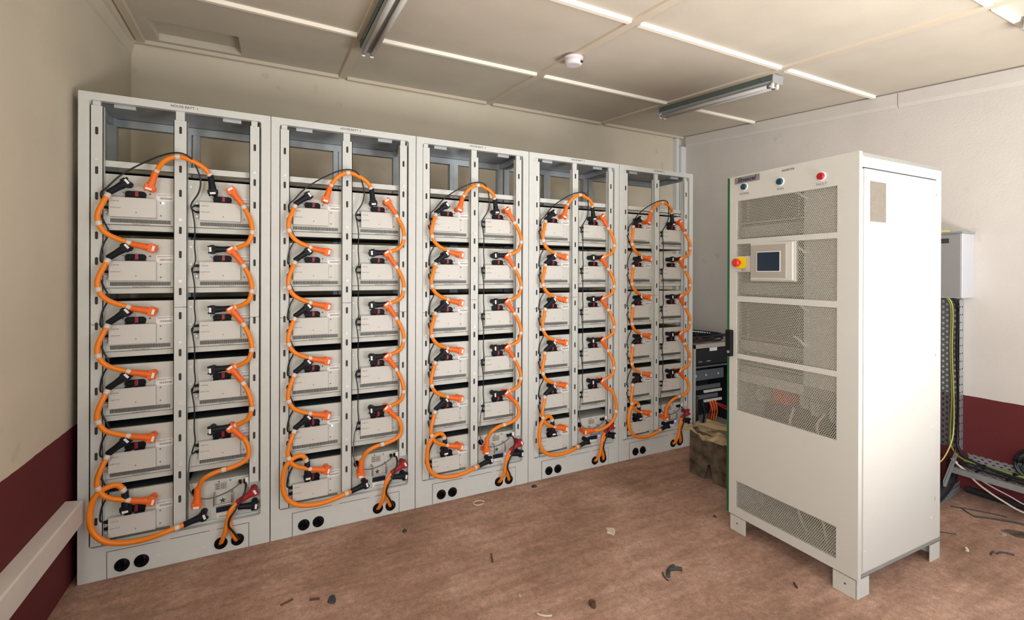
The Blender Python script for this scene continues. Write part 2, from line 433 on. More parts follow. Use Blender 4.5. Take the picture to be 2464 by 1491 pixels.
# edge strips against the walls
edges = [LX] + XB + [RX]
for i in range(4):
    struct(batten_x(edges[i] + 0.03 * (i > 0), edges[i + 1] - 0.03 * (i < 3), BY - 0.03, 0.045, 0.022).build('trim_%d' % k, M['batten'])); k += 1
# plastered cove and strip along the left wall, widening a little towards the near end
def cove_x(y): return LX + 0.032 + (BY - y) * 0.056
m = MB(); v = []
for y in (NY, BY - 0.001):
    x1 = cove_x(y)
    for x, z in ((LX + 0.0, cz(LX, y)), (x1, cz(x1, y)), (LX + (x1 - LX) * 0.45, cz(LX, y) - 0.035), (LX + 0.0, cz(LX, y) - 0.10)): v.append((x, y, z))
m.v = v
for q in ((0, 4, 5, 1), (1, 5, 6, 2), (2, 6, 7, 3), (3, 7, 4, 0), (0, 1, 2, 3), (4, 7, 6, 5)):
    m.f.append(q); m.mi.append(0); m.smooth.append(False)
struct(m.build('trim_%d' % k, M['wall_l'])); k += 1
m = MB(); v = []
for y in (NY, BY - 0.05):
    x1 = cove_x(y)
    for x, dz in ((x1, 0.001), (x1 + 0.004, -0.02), (x1 + 0.044, -0.02), (x1 + 0.048, 0.001)): v.append((x, y, cz(x, y) + dz))
m.v = v
for q in ((0, 4, 5, 1), (1, 5, 6, 2), (2, 6, 7, 3), (3, 7, 4, 0), (0, 1, 2, 3), (4, 7, 6, 5)):
    m.f.append(q); m.mi.append(0); m.smooth.append(False)
struct(m.build('trim_%d' % k, M['batten'])); k += 1
# fascia board along the right wall under the ceiling, in two lengths, with a shadow gap above it
for a, b in ((NY, -0.985), (-0.98, BY - 0.08)):
    m = MB(); v = []
    for y in (a, b):
        for x, dz in ((RX - 0.018, -0.010), (RX, -0.010), (RX, -0.115), (RX - 0.008, -0.115), (RX - 0.018, -0.09)):
            v.append((x, y, cz(x, y) + dz))
    m.v = v
    for q in ((0, 5, 6, 1), (1, 6, 7, 2), (2, 7, 8, 3), (3, 8, 9, 4), (4, 9, 5, 0)):
        m.f.append(q); m.mi.append(0); m.smooth.append(False)
    m.f += [(0, 1, 2, 3, 4), (9, 8, 7, 6, 5)]; m.mi += [0, 0]; m.smooth += [False, False]
    struct(m.build('trim_%d' % k, M['wall_r'])); k += 1
# box trunking down the rear right corner
m = MB(); m.box(4.655, 4.695, BY - 0.05, BY, 0.02, cz(4.7, BY) - 0.03)
tag(m.build('corner_trunking', M['white_paint'], bevel=0.002), 'narrow white vertical trunking on back wall, just left of the corner pipe casing', 'trunking')
m = MB(); m.box(4.70, RX, BY - 0.075, BY, 0.02, cz(4.7, BY) - 0.12)
tag(m.build('pipe_casing', M['white_paint'], bevel=0.002), 'wide white vertical pipe casing boxed into the far right corner', 'pipe casing')
# skirting trunk on the left wall
m = MB(); m.prism([(LX, 0.395), (LX + 0.055, 0.388), (LX + 0.06, 0.383), (LX + 0.06, 0.288), (LX, 0.285)], 'y', NY + 0.02, -0.03)
tag(m.build('cable_trunking', M['trunk'], bevel=0.002), 'white horizontal cable trunking fixed along the dark red band of the left wall', 'trunking')

# ------------------------------------------------------------------ battery racks
W, HR, D = 0.766, 2.2, 0.42
RANK = ['leftmost', 'second', 'middle', 'fourth', 'rightmost']
LVL = ['top', 'second', 'third', 'fourth', 'fifth', 'bottom']
PITCH_Z, TOP0 = 0.294, 1.845
def T(i): return TOP0 - PITCH_Z * i

def round_rect(x0, x1, z0, z1, r, n=5):
    pts = []
    for cx, c_z, a0 in ((x1 - r, z1 - r, 0), (x0 + r, z1 - r, 90), (x0 + r, z0 + r, 180), (x1 - r, z0 + r, 270)):
        for i in range(n + 1):
            a = math.radians(a0 + 90 * i / n); pts.append((cx + r * math.cos(a), c_z + r * math.sin(a)))
    return pts

def make_rack():
    root = thing('battery_rack')
    w = W - 0.003
    f = MB()
    # front frame with rounded opening, as a ring of quads
    outer = round_rect(0.0015, w, 0.0, HR, 0.004); inner = round_rect(0.040, 0.722, 0.150, 2.166, 0.013)
    n = len(outer)
    for i in range(n):
        j = (i + 1) % n
        o0, o1, i0, i1 = outer[i], outer[j], inner[i], inner[j]
        f.quad((o0[0], 0, o0[1]), (i0[0], 0, i0[1]), (i1[0], 0, i1[1]), (o1[0], 0, o1[1]))
        f.quad((i0[0], 0, i0[1]), (i0[0], 0.028, i0[1]), (i1[0], 0.028, i1[1]), (i1[0], 0, i1[1]))
        f.quad((o0[0], 0, o0[1]), (o1[0], 0, o1[1]), (o1[0], 0.045, o1[1]), (o0[0], 0.045, o0[1]))
        f.quad((o0[0], 0.045, o0[1]), (o1[0], 0.045, o1[1]), (i1[0], 0.028, i1[1]), (i0[0], 0.028, i0[1]))
    f.build('front_frame', M['rack'], root)
    # inner reveal flange at the sides and bottom of the opening
    g = MB()
    g.box(0.030, 0.0455, 0.029, 0.033, 0.14, 2.17); g.box(0.7165, 0.735, 0.029, 0.033, 0.14, 2.17); g.box(0.03, 0.735, 0.029, 0.033, 0.14, 0.158)
    g.build('inner_flange', M['rack'], root)
    for x0, x1 in ((0.005, 0.045), (w - 0.045, w - 0.005)):
        p = MB(); p.box(x0, x1, D - 0.04, D, 0.0, HR - 0.004)
        p.box(x0 + 0.01, x1 - 0.01, 0.046, D - 0.04, 2.155, 2.19); p.box(x0 + 0.01, x1 - 0.01, 0.046, D - 0.04, 0.01, 0.06)
        p.build('side_frame', M['rack_in'], root)
    p = MB(); p.box(0.345, 0.372, D - 0.045, D, 0.0, 2.152); p.box(0.378, 0.41, D - 0.03, D, 0.0, 2.152)
    p.build('rear_post', M['rack_in'], root)
    for z0, z1 in ((2.152, 2.19), (0.0, 0.06)):
        p = MB(); p.box(0.045, w - 0.045, D - 0.035, D, z0, z1)
        p.build('rear_beam', M['rack_in'], root)
    p = MB(); p.box(0.004, w - 0.004, 0.046, D, 2.192, 2.199)
    p.box(0.12, 0.20, 0.030, 0.05, 2.150, 2.1655); p.box(0.55, 0.63, 0.030, 0.05, 2.150, 2.1655)
    p.build('roof_panel', M['rack_in'], root)
    b = MB(); b.box(0.06, 0.71, 0.040, 0.075, 1.878, 1.906); b.box(0.06, 0.71, 0.075, 0.078, 1.88, 1.906)
    b.build('cross_beam', M['rack'], root)
    # slotted mounting rails with slots and hex nuts
    for nm, x0, x1, ztop, zbot, off, joint in (('left', 0.041, 0.088, 2.143, 0.155, 0.007, 1.155), ('mid', 0.350, 0.405, 2.121, 0.180, 0.043, 1.225), ('right', 0.668, 0.7155, 2.139, 0.322, 0.007, 1.165)):
        y0, y1 = 0.006, 0.026
        r = MB(); xm = (x0 + x1) / 2
        for z0, z1 in ((zbot, joint - 0.0012), (joint + 0.0012, ztop)):
            r.box(x0, x1, y0, y0 + 0.003, z0, z1); r.box(x0, x0 + 0.003, y0, y1 + 0.008, z0, z1); r.box(x1 - 0.003, x1, y0, y1 + 0.008, z0, z1)
        r.box(x0 + 0.008, x1 - 0.012, y0 + 0.006, y0 + 0.02, ztop - 0.02, 2.168)
        zs = [2.03 + (0.045 if nm == 'mid' else 0)]
        for i in range(6):
            zs += [T(i) + off, T(i) - 0.116 + off]
        for z in zs:
            if z - 0.02 < zbot: continue
            r.prism(round_rect(xm - 0.0055, xm + 0.0055, z - 0.0175, z + 0.0175, 0.005, 3), 'y', y0 - 0.0006, y0 + 0.001, 1)
        for i in range(6):
            z = T(i) + 0.050 + off
            if z < zbot + 0.03: continue
            r.cyl((xm, y0 - 0.004, z), (xm, y0, z), 0.0075, seg=6, mi=2)
            r.cyl((xm, y0 - 0.006, z), (xm, y0 - 0.004, z), 0.0042, seg=10, mi=2)
        r.build('mounting_rail', [M['rack'], M['slot'], M['screw']], root)
    b = MB(); b.box(0.06, 0.71, 0.080, D - 0.05, 1.862, 1.865)
    b.build('gap_shade_plate', M['deep'], root)  # dark plate added to deepen the shade above the top modules
    # shelf plates that carry the modules
    for i in range(6):
        s = MB(); z = T(i) - 0.2585
        s.box(0.05, 0.382, 0.05, 0.38, z - 0.002, z)
        if i < 5: s.box(0.40, 0.732, 0.05, 0.38, z - 0.002, z)
        else: s.box(0.40, 0.745, 0.05, 0.38, 0.122, 0.124)
        s.box(0.05, 0.053, 0.05, D - 0.04, z - 0.002, z + 0.03); s.box(0.710 if i < 5 else 0.744, 0.713 if i < 5 else 0.747, 0.05, D - 0.04, z - 0.002 if i < 5 else 0.122, z + 0.0 if i < 5 else 0.15)
        s.build('shelf', M['deep'], root)  # dark colour carries the gap shade
    # cable entry plate with four rubber grommets
    kp = MB(); kp.box(0.106, 0.668, -0.002, 0.002, 0.004, 0.121)
    plate = kp.build('entry_plate', M['rack'], root)
    q = MB()
    q.box(0.1035, 0.106, -0.0008, 0.001, 0.0, 0.123); q.box(0.668, 0.6705, -0.0008, 0.001, 0.0, 0.123)
    for a, b_ in ((0.1035, 0.30), (0.34, 0.5), (0.53, 0.6705)): q.box(a, b_, -0.0008, 0.001, 0.121, 0.1228)
    q.build('plate_seam', M['slot'], plate)
    for x in (0.160, 0.232, 0.548, 0.620):
        c = MB(); c.tube([(x, 0.001, 0.050), (x, -0.006, 0.050), (x, -0.0075, 0.050), (x, -0.0075, 0.050)], [0.0290, 0.0285, 0.026, 0.0225], 28, caps=False)
        c.cyl((x, -0.0045, 0.050), (x, 0.001, 0.050), 0.0235, seg=28)
        c.build('rubber_grommet', M['breaker'], plate)
    for x in (0.295, 0.475):
        q = MB(); q.cyl((x, -0.004, 0.052), (x, -0.002, 0.052), 0.006, seg=10); q.build('plate_screw', M['screw'], plate)
    q = MB()
    for z in (0.20,): q.cyl((0.062, -0.001, 0.175), (0.062, 0.029, 0.175), 0.004, seg=8)
    q.build('frame_screw', M['screw'], root)
    return root

rack0 = make_rack(); racks = [rack0]
for i in range(1, 5): racks.append(copy_tree(rack0, (i * W, 0, 0)))
where = ['beside the left wall', 'right of the leftmost rack', 'third of the five', 'fourth from the left', 'farthest right, nearest the room corner']
for i, r in enumerate(racks):
    tag(r, 'tall light grey open battery rack, ' + where[i], 'battery rack', 'open battery racks in a row along the back wall')
    text('HOUSE BATT. %d' % (i + 1), 0.016, M['ink'], r, (0.395, -0.0006, 2.186))
    if i > 0:
        pass

# ------------------------------------------------------------------ battery modules
def make_module():
    """origin at the upper left corner of the face; face in plane y = 0"""
    root = thing('battery_module')
    c = MB()
    c.box(0.0, 0.328, 0.0, 0.012, -0.231, 0.0); c.box(0.0, 0.328, 0.004, 0.012, -0.258, -0.233); c.box(0.0005, 0.3275, 0.0121, 0.335, -0.2575, -0.0005, 2); c.box(0.002, 0.326, 0.002, 0.01, -0.2335, -0.2305, 1)
    c.build('chassis', [M['module'], M['slot'], M['deep']], root)  # body behind the face painted dark as gap shade
    k = MB(); k.box(0.050, 0.225, -0.026, 0.0, -0.197, -0.108)
    k.box(0.225, 0.262, -0.002, 0.0, -0.200, -0.112)
    k.box(0.052, 0.223, -0.0265, -0.004, -0.1078, -0.1065)
    s = k; nk = len(k.mi)
    for z in (-0.122, -0.183): s.cyl((0.240, -0.005, z), (0.240, -0.0015, z), 0.0036, seg=8)
    s.cyl((0.150, -0.0275, -0.175), (0.150, -0.026, -0.175), 0.0028, seg=8)
    k.mi = k.mi[:nk] + [1] * (len(k.mi) - nk)
    cov = k.build('front_cover', [M['cover'], M['ink_soft']], root, bevel=0.0012)
    text('COM IN', 0.0085, M['ink_soft'], cov, (0.072, -0.0265, -0.126))
    text('COM OUT', 0.0085, M['ink_soft'], cov, (0.074, -0.0265, -0.157))
    v = MB()
    for j in range(52):
        x = 0.050 + j * 0.0044; v.box(x, x + 0.0029, -0.0006, 0.001, -0.2225, -0.2045)
    v.build('vent_slots', M['slot'], root)
    text('Model: M38210-S', 0.0095, M['ink_soft'], root, (0.165, -0.0006, -0.2275))
    # recessed service handle, black oval with a red fuse strap
    b = MB(); pts = round_rect(0.105, 0.185, -0.1045, -0.074, 0.0150, 6)
    b.prism(pts, 'y', -0.012, 0.001); b.box(0.108, 0.133, -0.026, -0.002, -0.1085, -0.100); b.box(0.146, 0.183, -0.026, -0.002, -0.1085, -0.100)
    h = b.build('service_handle', M['breaker'], root, bevel=0.002)
    b = MB(); b.box(0.143, 0.157, -0.018, -0.010, -0.1055, -0.0735)
    b.build('red_strap', M['red'], h, bevel=0.002)
    text('-', 0.022, M['ink'], root, (0.096, -0.0006, -0.080), bold=0.0006)
    text('+', 0.020, M['red_ink'], root, (0.198, -0.0006, -0.084), bold=0.0006)
    l = MB(); l.box(0.222, 0.290, -0.0012, 0.0005, -0.112, -0.076)
    lab = l.build('serial_label', M['tag'], root)
    l = MB(); l.box(0.226, 0.284, -0.0018, -0.0011, -0.0835, -0.0815); l.box(0.226, 0.262, -0.0018, -0.0011, -0.088, -0.0868)
    for j in range(17):
        x = 0.236 + j * 0.0029; l.box(x, x + (0.0017 if j % 3 else 0.0010), -0.0018, -0.0011, -0.104, -0.0945)
    l.build('barcode', M['ink_soft'], lab)
    for z in (-0.126, -0.157):
        p = MB(); p.box(0.040, 0.051, -0.020, -0.004, z - 0.006, z + 0.006); p.box(0.032, 0.041, -0.017, -0.007, z - 0.0045, z + 0.0045)
        p.build('port_plug', M['breaker'], root)
    s = MB()
    for z in (-0.114, -0.178): s.cyl((0.037, -0.006, z), (0.037, 0.0, z), 0.0055, seg=6)
    for z in (-0.034, -0.120): s.cyl((0.308, -0.004, z), (0.308, 0.0, z), 0.005, seg=10); s.box(0.305, 0.325, -0.003, 0.0, z - 0.003, z + 0.003)
    for z in (-0.034, -0.120): s.cyl((0.012, -0.004, z), (0.012, 0.0, z), 0.005, seg=10)
    s.build('earth_screw', M['screw'], root)
    return root

YF = 0.036
mod0 = make_module(); first = True; mods = {}
LOFF, ROFF = 0.056, 0.404
for ri in range(5):
    for col, n_, off in (('left', 6, LOFF), ('right', 5, ROFF)):
        for i in range(n_):
            loc = (ri * W + off, YF, T(i))
            if first: o = mod0; o.location = loc; first = False
            else: o = copy_tree(mod0, loc)
            lv = LVL[i] if not (col == 'right' and i == 4) else 'lowest'
            tag(o, 'grey battery module with vent slots, %s of the %s column in the %s rack' % (lv, col, RANK[ri]),
                'battery module', 'grey battery modules stacked in the racks')
            mods[(ri, col, i)] = o
for key_, mt in (((0, 'left', 0), M['led_white']), ((1, 'left', 4), M['led_green'])):
    q = MB(); q.cyl((0.2475, -0.004, -0.122), (0.2475, 0.0, -0.122), 0.005, seg=10); q.build('status_light', mt, mods[key_])

# ------------------------------------------------------------------ control modules
def make_control():
    """origin at the upper left corner of its face"""
    root = thing('control_module')
    c = MB(); c.box(0.0, 0.334, 0.0, 0.335, -0.2275, 0.0)
    c.build('case', M['module'], root, bevel=0.0015)
    t = MB(); t.box(0.30, 0.333, -0.004, 0.0, -0.205, -0.035)
    t.build('mounting_ear', M['module'], root)
    h = MB(); h.tube(spline([(0.112, 0.0, -0.062), (0.112, -0.028, -0.064), (0.112, -0.034, -0.075), (0.112, -0.034, -0.108), (0.120, -0.034, -0.115), (0.180, -0.034, -0.115), (0.188, -0.034, -0.108), (0.188, -0.034, -0.075), (0.188, -0.028, -0.064), (0.188, 0.0, -0.062)], 4), 0.0042, 10)
    h.build('carry_handle', M['chrome'], root)
    p = MB(); p.box(0.112, 0.165, -0.0015, 0.0, -0.052, -0.016)
    pl = p.build('switch_panel', M['inv_in'], root)
    p = MB()
    for z in (-0.0235, -0.034, -0.0445): p.box(0.117, 0.134, -0.004, -0.0014, z - 0.0022, z + 0.0022)
    for x in (0.141, 0.148, 0.155): p.box(x, x + 0.003, -0.002, -0.0014, -0.048, -0.022)
    p.build('switch_toggle', M['ink_soft'], pl)
    # black star of five points, partly behind the handle
    s = MB(); pts = []
    for k_ in range(10):
        r_ = 0.016 if k_ % 2 == 0 else 0.0065; a = math.radians(90 + 36 * k_); pts.append((0.146 + r_ * math.cos(a), -0.108 + r_ * math.sin(a)))
    s.prism(pts, 'y', -0.001, 0.0003)
    s.build('star_emblem', M['ink'], root)
    text('AlphaESS', 0.014, M['ink_soft'], root, (0.152, -0.0006, -0.133))
    w_ = MB(); w_.box(0.118, 0.192, -0.002, 0.0, -0.165, -0.139)
    w_.build('display_window', M['screen'], root)
    l = MB(); l.box(0.120, 0.190, -0.0012, 0.0, -0.198, -0.170)
    lb = l.build('serial_label', M['tag'], root)
    l = MB()
    for j in range(12): l.box(0.130 + j * 0.0042, 0.1325 + j * 0.0042, -0.0018, -0.001, -0.190, -0.184)
    l.build('barcode', M['ink_soft'], lb)
    d = MB(); d.cyl((0.208, -0.005, -0.148), (0.208, 0, -0.148), 0.0045, seg=10)
    d.build('status_light', M['led_blue'], root)
    for x in (0.222, 0.243, 0.262):
        q = MB(); q.box(x - 0.006, x + 0.006, -0.020, 0.0, -0.034, -0.018); q.build('port_plug', M['breaker'], root)
    q = MB(); q.box(0.246, 0.262, -0.024, -0.019, -0.036, -0.004)
    q.build('white_tag', M['tag'], root)
    q = MB(); q.cyl((0.030, -0.012, -0.040), (0.030, 0, -0.040), 0.0165, seg=16); q.cyl((0.020, -0.012, -0.185), (0.020, 0, -0.185), 0.008, seg=10)
    q.build('socket', M['breaker'], root)
    q = MB()
    for x, z in ((0.320, -0.02), (0.320, -0.18), (0.18, -0.012), (0.13, -0.010)): q.cyl((x, -0.006, z), (x, 0, z), 0.0035, seg=8)
    q.build('case_screw', M['ink_soft'], root)
    return root
ctl = make_control()
for ri in range(5):
    loc = (ri * W + 0.406, YF + 0.002, 0.352)
    o = ctl if ri == 0 else copy_tree(ctl, loc)
    o.location = loc
    tag(o, 'control module with chrome handle and black star at the foot of the %s rack' % RANK[ri], 'control module', 'control modules at the foot of each rack')

# ------------------------------------------------------------------ cables
def plug(mb, p, d, ins=True):
    """plug head at p, grip running back along -d; the head turns into the module (+y)"""
    p = Vector(p); d = Vector(d).normalized(); yv = Vector((0, 1, 0)); s = d.cross(yv).normalized()
    g = -d
    mb.tube([p + g * 0.082, p + g * 0.076, p + g * 0.042, p + g * 0.018, p + g * 0.0], [0.0128, 0.0140, 0.0142, 0.0168, 0.0175], 14)
    mb.obox(p + d * 0.001, d, yv, s, 0.014, 0.016, 0.0175)
    for k_ in (-1, 1):
        mb.obox(p + s * 0.0190 * k_ - yv * 0.004, d, yv, s, 0.010, 0.008, 0.0030)
        mb.obox(p + s * 0.0155 * k_ + d * 0.0155, d, yv, s, 0.004, 0.010, 0.0035)
    mb.tube([p + yv * 0.012, p + yv * 0.05, p + yv * 0.0585], [0.0150, 0.0155, 0.0155], 14)

def power_cable(path, ends, sleeves, r=0.0110, name='power_cable'):
    """ends: list of (pos, dir, material) ; path: control points of the sheath"""
    root = thing(name, path[0])
    o0 = Vector(path[0])
    sp = spline(path, 6)
    m = MB(); m.tube([p - o0 for p in sp], r, 12); m.build('cable_sheath', M['orange'], root)
    for pos, d, mt in ends:
        q = MB(); plug(q, Vector(pos) - o0, d)
        pg = q.build('connector_plug', mt, root, bevel=0.0015)
        dv = Vector(d).normalized(); s = dv.cross(Vector((0, 1, 0))).normalized()
        q = MB(); q.obox(Vector(pos) - o0 + dv * 0.008 - Vector((0, 0.0168, 0)), dv, Vector((0, 1, 0)), s, 0.0048, 0.0014, 0.0115)
        q.build('white_tag', M['tag'], pg)
    # marker sleeves at fractions of the length
    L = [0.0]
    for a, b in zip(sp[:-1], sp[1:]): L.append(L[-1] + (b - a).length)
    def at(s_):
        s_ = max(0, min(L[-1], s_))
        for i in range(len(L) - 1):
            if L[i + 1] >= s_:
                t = (s_ - L[i]) / max(1e-9, L[i + 1] - L[i]); return sp[i].lerp(sp[i + 1], t)
        return sp[-1]
    for fr in sleeves:
        c = fr * L[-1]
        q = MB(); q.tube([at(c + k_ * 0.005) - o0 for k_ in range(-2, 3)], r + 0.0011, 12)
        q.build('marker_sleeve', M['sleeve'], root)
    return root

def endpath(pos, d, k_=0.074):
    return Vector(pos) - Vector(d).normalized() * k_
PY = -0.022                # plug heads stand off the module faces
first_c = {}
def place(key, builder, base, loc, label, cat='power cable', group='orange power cables linking the modules'):
    """the first one is built, the rest are copies shifted by loc - base"""
    if key not in first_c:
        o = builder(); first_c[key] = (o, Vector(base), o.location.copy())
        dlt = Vector(loc) - Vector(base); o.location = o.location + dlt
        first_c[key] = (o, Vector(base), o.location - dlt)
    else:
        s, b0, l0 = first_c[key]; o = copy_tree(s, l0 + Vector(loc) - b0)
    tag(o, label, cat, group); return o

def left_loop():
    a, da = Vector((0.176, PY, -0.046)), Vector((0.79, 0, 0.61))
    b, db = Vector((0.272, PY, -0.047 - PITCH_Z)), Vector((0.96, 0, -0.22))
    sa, sb = endpath(a, da), endpath(b, db)
    path = [sa, (0.093, -0.040, -0.155), (0.081, -0.045, -0.205), (0.090, -0.045, -0.250), (0.122, -0.040, -0.288), sb]
    return power_cable(path, [(a, da, M['black_plug']), (b, db, M['orange_plug'])], [0.06, 0.50, 0.95])
def right_loop():
    a, da = Vector((0.592, PY, -0.048)), Vector((-0.55, 0, 0.78))
    b, db = Vector((0.512, PY, -0.047 - PITCH_Z)), Vector((-1.0, 0, -0.06))
    sa, sb = endpath(a, da), endpath(b, db)
    path = [sa, (0.667, -0.034, -0.170), (0.680, -0.045, -0.215), (0.681, -0.045, -0.258), (0.664, -0.042, -0.303), sb + Vector((0.034, -0.006, 0.008)), sb]
    return power_cable(path, [(a, da, M['orange_plug']), (b, db, M['black_plug'])], [0.07, 0.52, 0.93])
def top_arch():
    a, da = Vector((0.264, PY, -0.060)), Vector((-0.28, 0, -0.96))
    b, db = Vector((0.513, PY, -0.060)), Vector((0.12, 0, -0.99))
    sa, sb = endpath(a, da), endpath(b, db)
    path = [sa, (0.315, -0.040, 0.058), (0.353, -0.048, 0.085), (0.395, -0.050, 0.090), (0.445, -0.048, 0.070), (0.482, -0.040, 0.046), sb]
    return power_cable(path, [(a, da, M['orange_plug']), (b, db, M['black_plug'])], [0.03, 0.44, 0.97])
def bottom_loop():
    # z is measured from the bottom module's top
    a, da = Vector((0.178, PY, -0.062)), Vector((0.05, 0, -1.0))
    b, db = Vector((0.474, PY, -0.166)), Vector((0.93, 0, 0.28))
    sa, sb = endpath(a, da, 0.07), endpath(b, db)
    path = [sa, (0.163, -0.028, 0.040), (0.142, -0.030, 0.056), (0.105, -0.040, 0.050), (0.072, -0.045, 0.018), (0.057, -0.045, -0.050), (0.065, -0.045, -0.125), (0.105, -0.045, -0.180), (0.165, -0.045, -0.204), (0.245, -0.045, -0.210), (0.330, -0.045, -0.196), sb]
    return power_cable(path, [(a, da, M['black_plug']), (b, db, M['black_plug'])], [0.03, 0.95], r=0.0120)
def s_cable(v):
    # z from the fifth module's top
    a, da = Vector((0.592, PY, -0.048)), Vector((-0.62, 0, 0.72))
    if v == 0:
        b, db = Vector((0.449, PY, -0.398)), Vector((-0.06, 0, -1.0))
        mid = [(0.655, -0.038, -0.115), (0.671, -0.042, -0.170), (0.655, -0.045, -0.212), (0.600, -0.045, -0.236), (0.530, -0.045, -0.248), (0.480, -0.042, -0.272)]
    else:
        b, db = Vector((0.448, PY, -0.392)), Vector((-1.0, 0, 0.02))
        mid = [(0.668, -0.036, -0.120), (0.698, -0.044, -0.190), (0.703, -0.048, -0.250), (0.690, -0.048, -0.312), (0.640, -0.046, -0.362), (0.570, -0.042, -0.388)]
    sa, sb = endpath(a, da), endpath(b, db)
    return power_cable([sa] + mid + [sb], [(a, da, M['orange_plug']), (b, db, M['orange_plug'])], [0.60 if v == 0 else 0.45])
def feed_cable(red):
    root_p = Vector((0.690, PY, 0.283)) if red else Vector((0.694, PY, 0.214))
    d = Vector((0.86, 0, 0.46)) if red else Vector((0.98, 0, -0.10))
    s0 = endpath(root_p, d)
    if red: path = [s0, (0.590, -0.034, 0.215), (0.578, -0.040, 0.165), (0.566, -0.038, 0.110), (0.549, -0.014, 0.055), (0.545, 0.012, 0.045)]
    else: path = [s0, (0.598, -0.040, 0.200), (0.586, -0.026, 0.160), (0.596, -0.030, 0.110), (0.615, -0.014, 0.056), (0.620, 0.012, 0.046)]
    return power_cable(path, [(root_p, d, M['red_plug'] if red else M['black_plug'])], [] if red else [0.05], r=0.0102, name='feed_cable')

def thin(path, r, m, name='data_cable', caps_at=(), parts=()):
    o0 = Vector(path[0]); root = thing(name, o0)
    mb = MB(); mb.tube([p - o0 for p in spline(path, 6)], r, 8); mb.build('cable_sheath', m, root)
    for p in caps_at:
        q = MB(); p = Vector(p) - o0; q.box(p.x - 0.007, p.x + 0.007, p.y - 0.005, p.y + 0.005, p.z - 0.004, p.z + 0.004); q.build('data_plug', M['breaker'], root)
    return root
def data_top():
    return thin([(0.090, 0.018, -0.155), (0.084, -0.012, -0.10), (0.110, -0.022, -0.070), (0.158, -0.024, -0.012), (0.234, -0.030, 0.046), (0.328, -0.050, 0.096), (0.392, -0.068, 0.104), (0.434, -0.055, 0.078), (0.462, -0.032, 0.0), (0.455, -0.018, -0.064), (0.424, -0.006, -0.120), (0.424, -0.004, -0.145), (0.438, 0.018, -0.158)], 0.0038, M['black_cable'])
def data_right():
    return thin([(0.438, 0.020, -0.126), (0.424, 0.004, -0.140), (0.430, -0.002, -0.175), (0.437, -0.003, -0.235), (0.436, -0.002, -0.33), (0.440, -0.002, -0.39), (0.430, -0.002, -0.430), (0.427, 0.004, -0.450), (0.438, 0.020, -0.451)], 0.0032, M['black_cable'], caps_at=[(0.436, 0.018, -0.128)])
def data_left():
    return thin([(0.090, 0.020, -0.157), (0.078, 0.000, -0.175), (0.094, -0.008, -0.225), (0.112, -0.008, -0.270), (0.104, -0.008, -0.300), (0.092, -0.004, -0.325), (0.083, 0.000, -0.36), (0.080, 0.004, -0.40), (0.090, 0.020, -0.420)], 0.0038, M['black_cable'], caps_at=[(0.088, 0.018, -0.157)])
def data_ctl():
    return thin([(0.438, 0.020, 0.511), (0.420, 0.000, 0.500), (0.414, -0.002, 0.42), (0.418, -0.004, 0.345), (0.440, -0.008, 0.305), (0.490, -0.016, 0.288), (0.550, -0.018, 0.295), (0.605, -0.016, 0.318), (0.628, 0.014, 0.326)], 0.0030, M['grey_cable'], name='data_cable')
def ctl_feed():
    return thin([(0.655, 0.012, 0.324), (0.652, -0.022, 0.290), (0.620, -0.045, 0.230), (0.592, -0.056, 0.190), (0.585, -0.052, 0.150), (0.605, -0.042, 0.110), (0.628, -0.022, 0.060), (0.632, 0.010, 0.046)], 0.0048, M['black_cable'], name='data_cable')

for ri in range(5):
    X = ri * W; rk = RANK[ri]
    place('arch', top_arch, (0, 0, 0), (X, 0, T(0)), 'orange cable arching over the centre rail at the top of the %s rack' % rk)
    for i in range(5):
        place('ll', left_loop, (0, 0, 0), (X, 0, T(i)), 'orange cable looping from %s down to %s module, left column of %s rack' % (LVL[i], LVL[i + 1], rk))
    for i in range(4):
        place('rl', right_loop, (0, 0, 0), (X, 0, T(i)), 'orange cable looping from %s down to %s module, right column of %s rack' % (LVL[i], 'lowest' if i == 3 else LVL[i + 1], rk))
    place('bl', bottom_loop, (0, 0, 0), (X, 0, T(5)), 'long orange cable curling under the bottom left module of the %s rack' % rk)
    v = 1 if ri == 3 else 0
    place('s%d' % v, lambda: s_cable(v), (0, 0, 0), (X, 0, T(4)), 'orange S-shaped cable from lowest right module to control module, %s rack' % rk)
    place('fr', lambda: feed_cable(True), (0, 0, 0), (X, 0, 0), 'orange feed cable with red plug entering the floor plate of the %s rack' % rk, 'feed cable', 'feed cables leaving through the floor plates')
    place('fb', lambda: feed_cable(False), (0, 0, 0), (X, 0, 0), 'orange feed cable with black plug entering the floor plate of the %s rack' % rk, 'feed cable', 'feed cables leaving through the floor plates')
    G = 'thin data cables between the modules'
    place('dt', data_top, (0, 0, 0), (X, 0, T(0)), 'thin black data cable arching across the top of the %s rack' % rk, 'data cable', G)
    for i in range(4):
        place('dr', data_right, (0, 0, 0), (X, 0, T(i)), 'thin black data cable beside centre rail, %s to %s right module, %s rack' % (LVL[i], 'lowest' if i == 3 else LVL[i + 1], rk), 'data cable', G)
    for i in range(5):
        place('dl', data_left, (0, 0, 0), (X, 0, T(i)), 'thin black data cable behind left rail, %s to %s left module, %s rack' % (LVL[i], LVL[i + 1], rk), 'data cable', G)
    place('dc', data_ctl, (0, 0, 0), (X, 0, 0), 'thin grey data cable sagging across the control module of the %s rack' % rk, 'data cable', G)
    place('cf', ctl_feed, (0, 0, 0), (X, 0, 0), 'black cable from control module to right grommet of the %s rack' % rk, 'data cable', G)

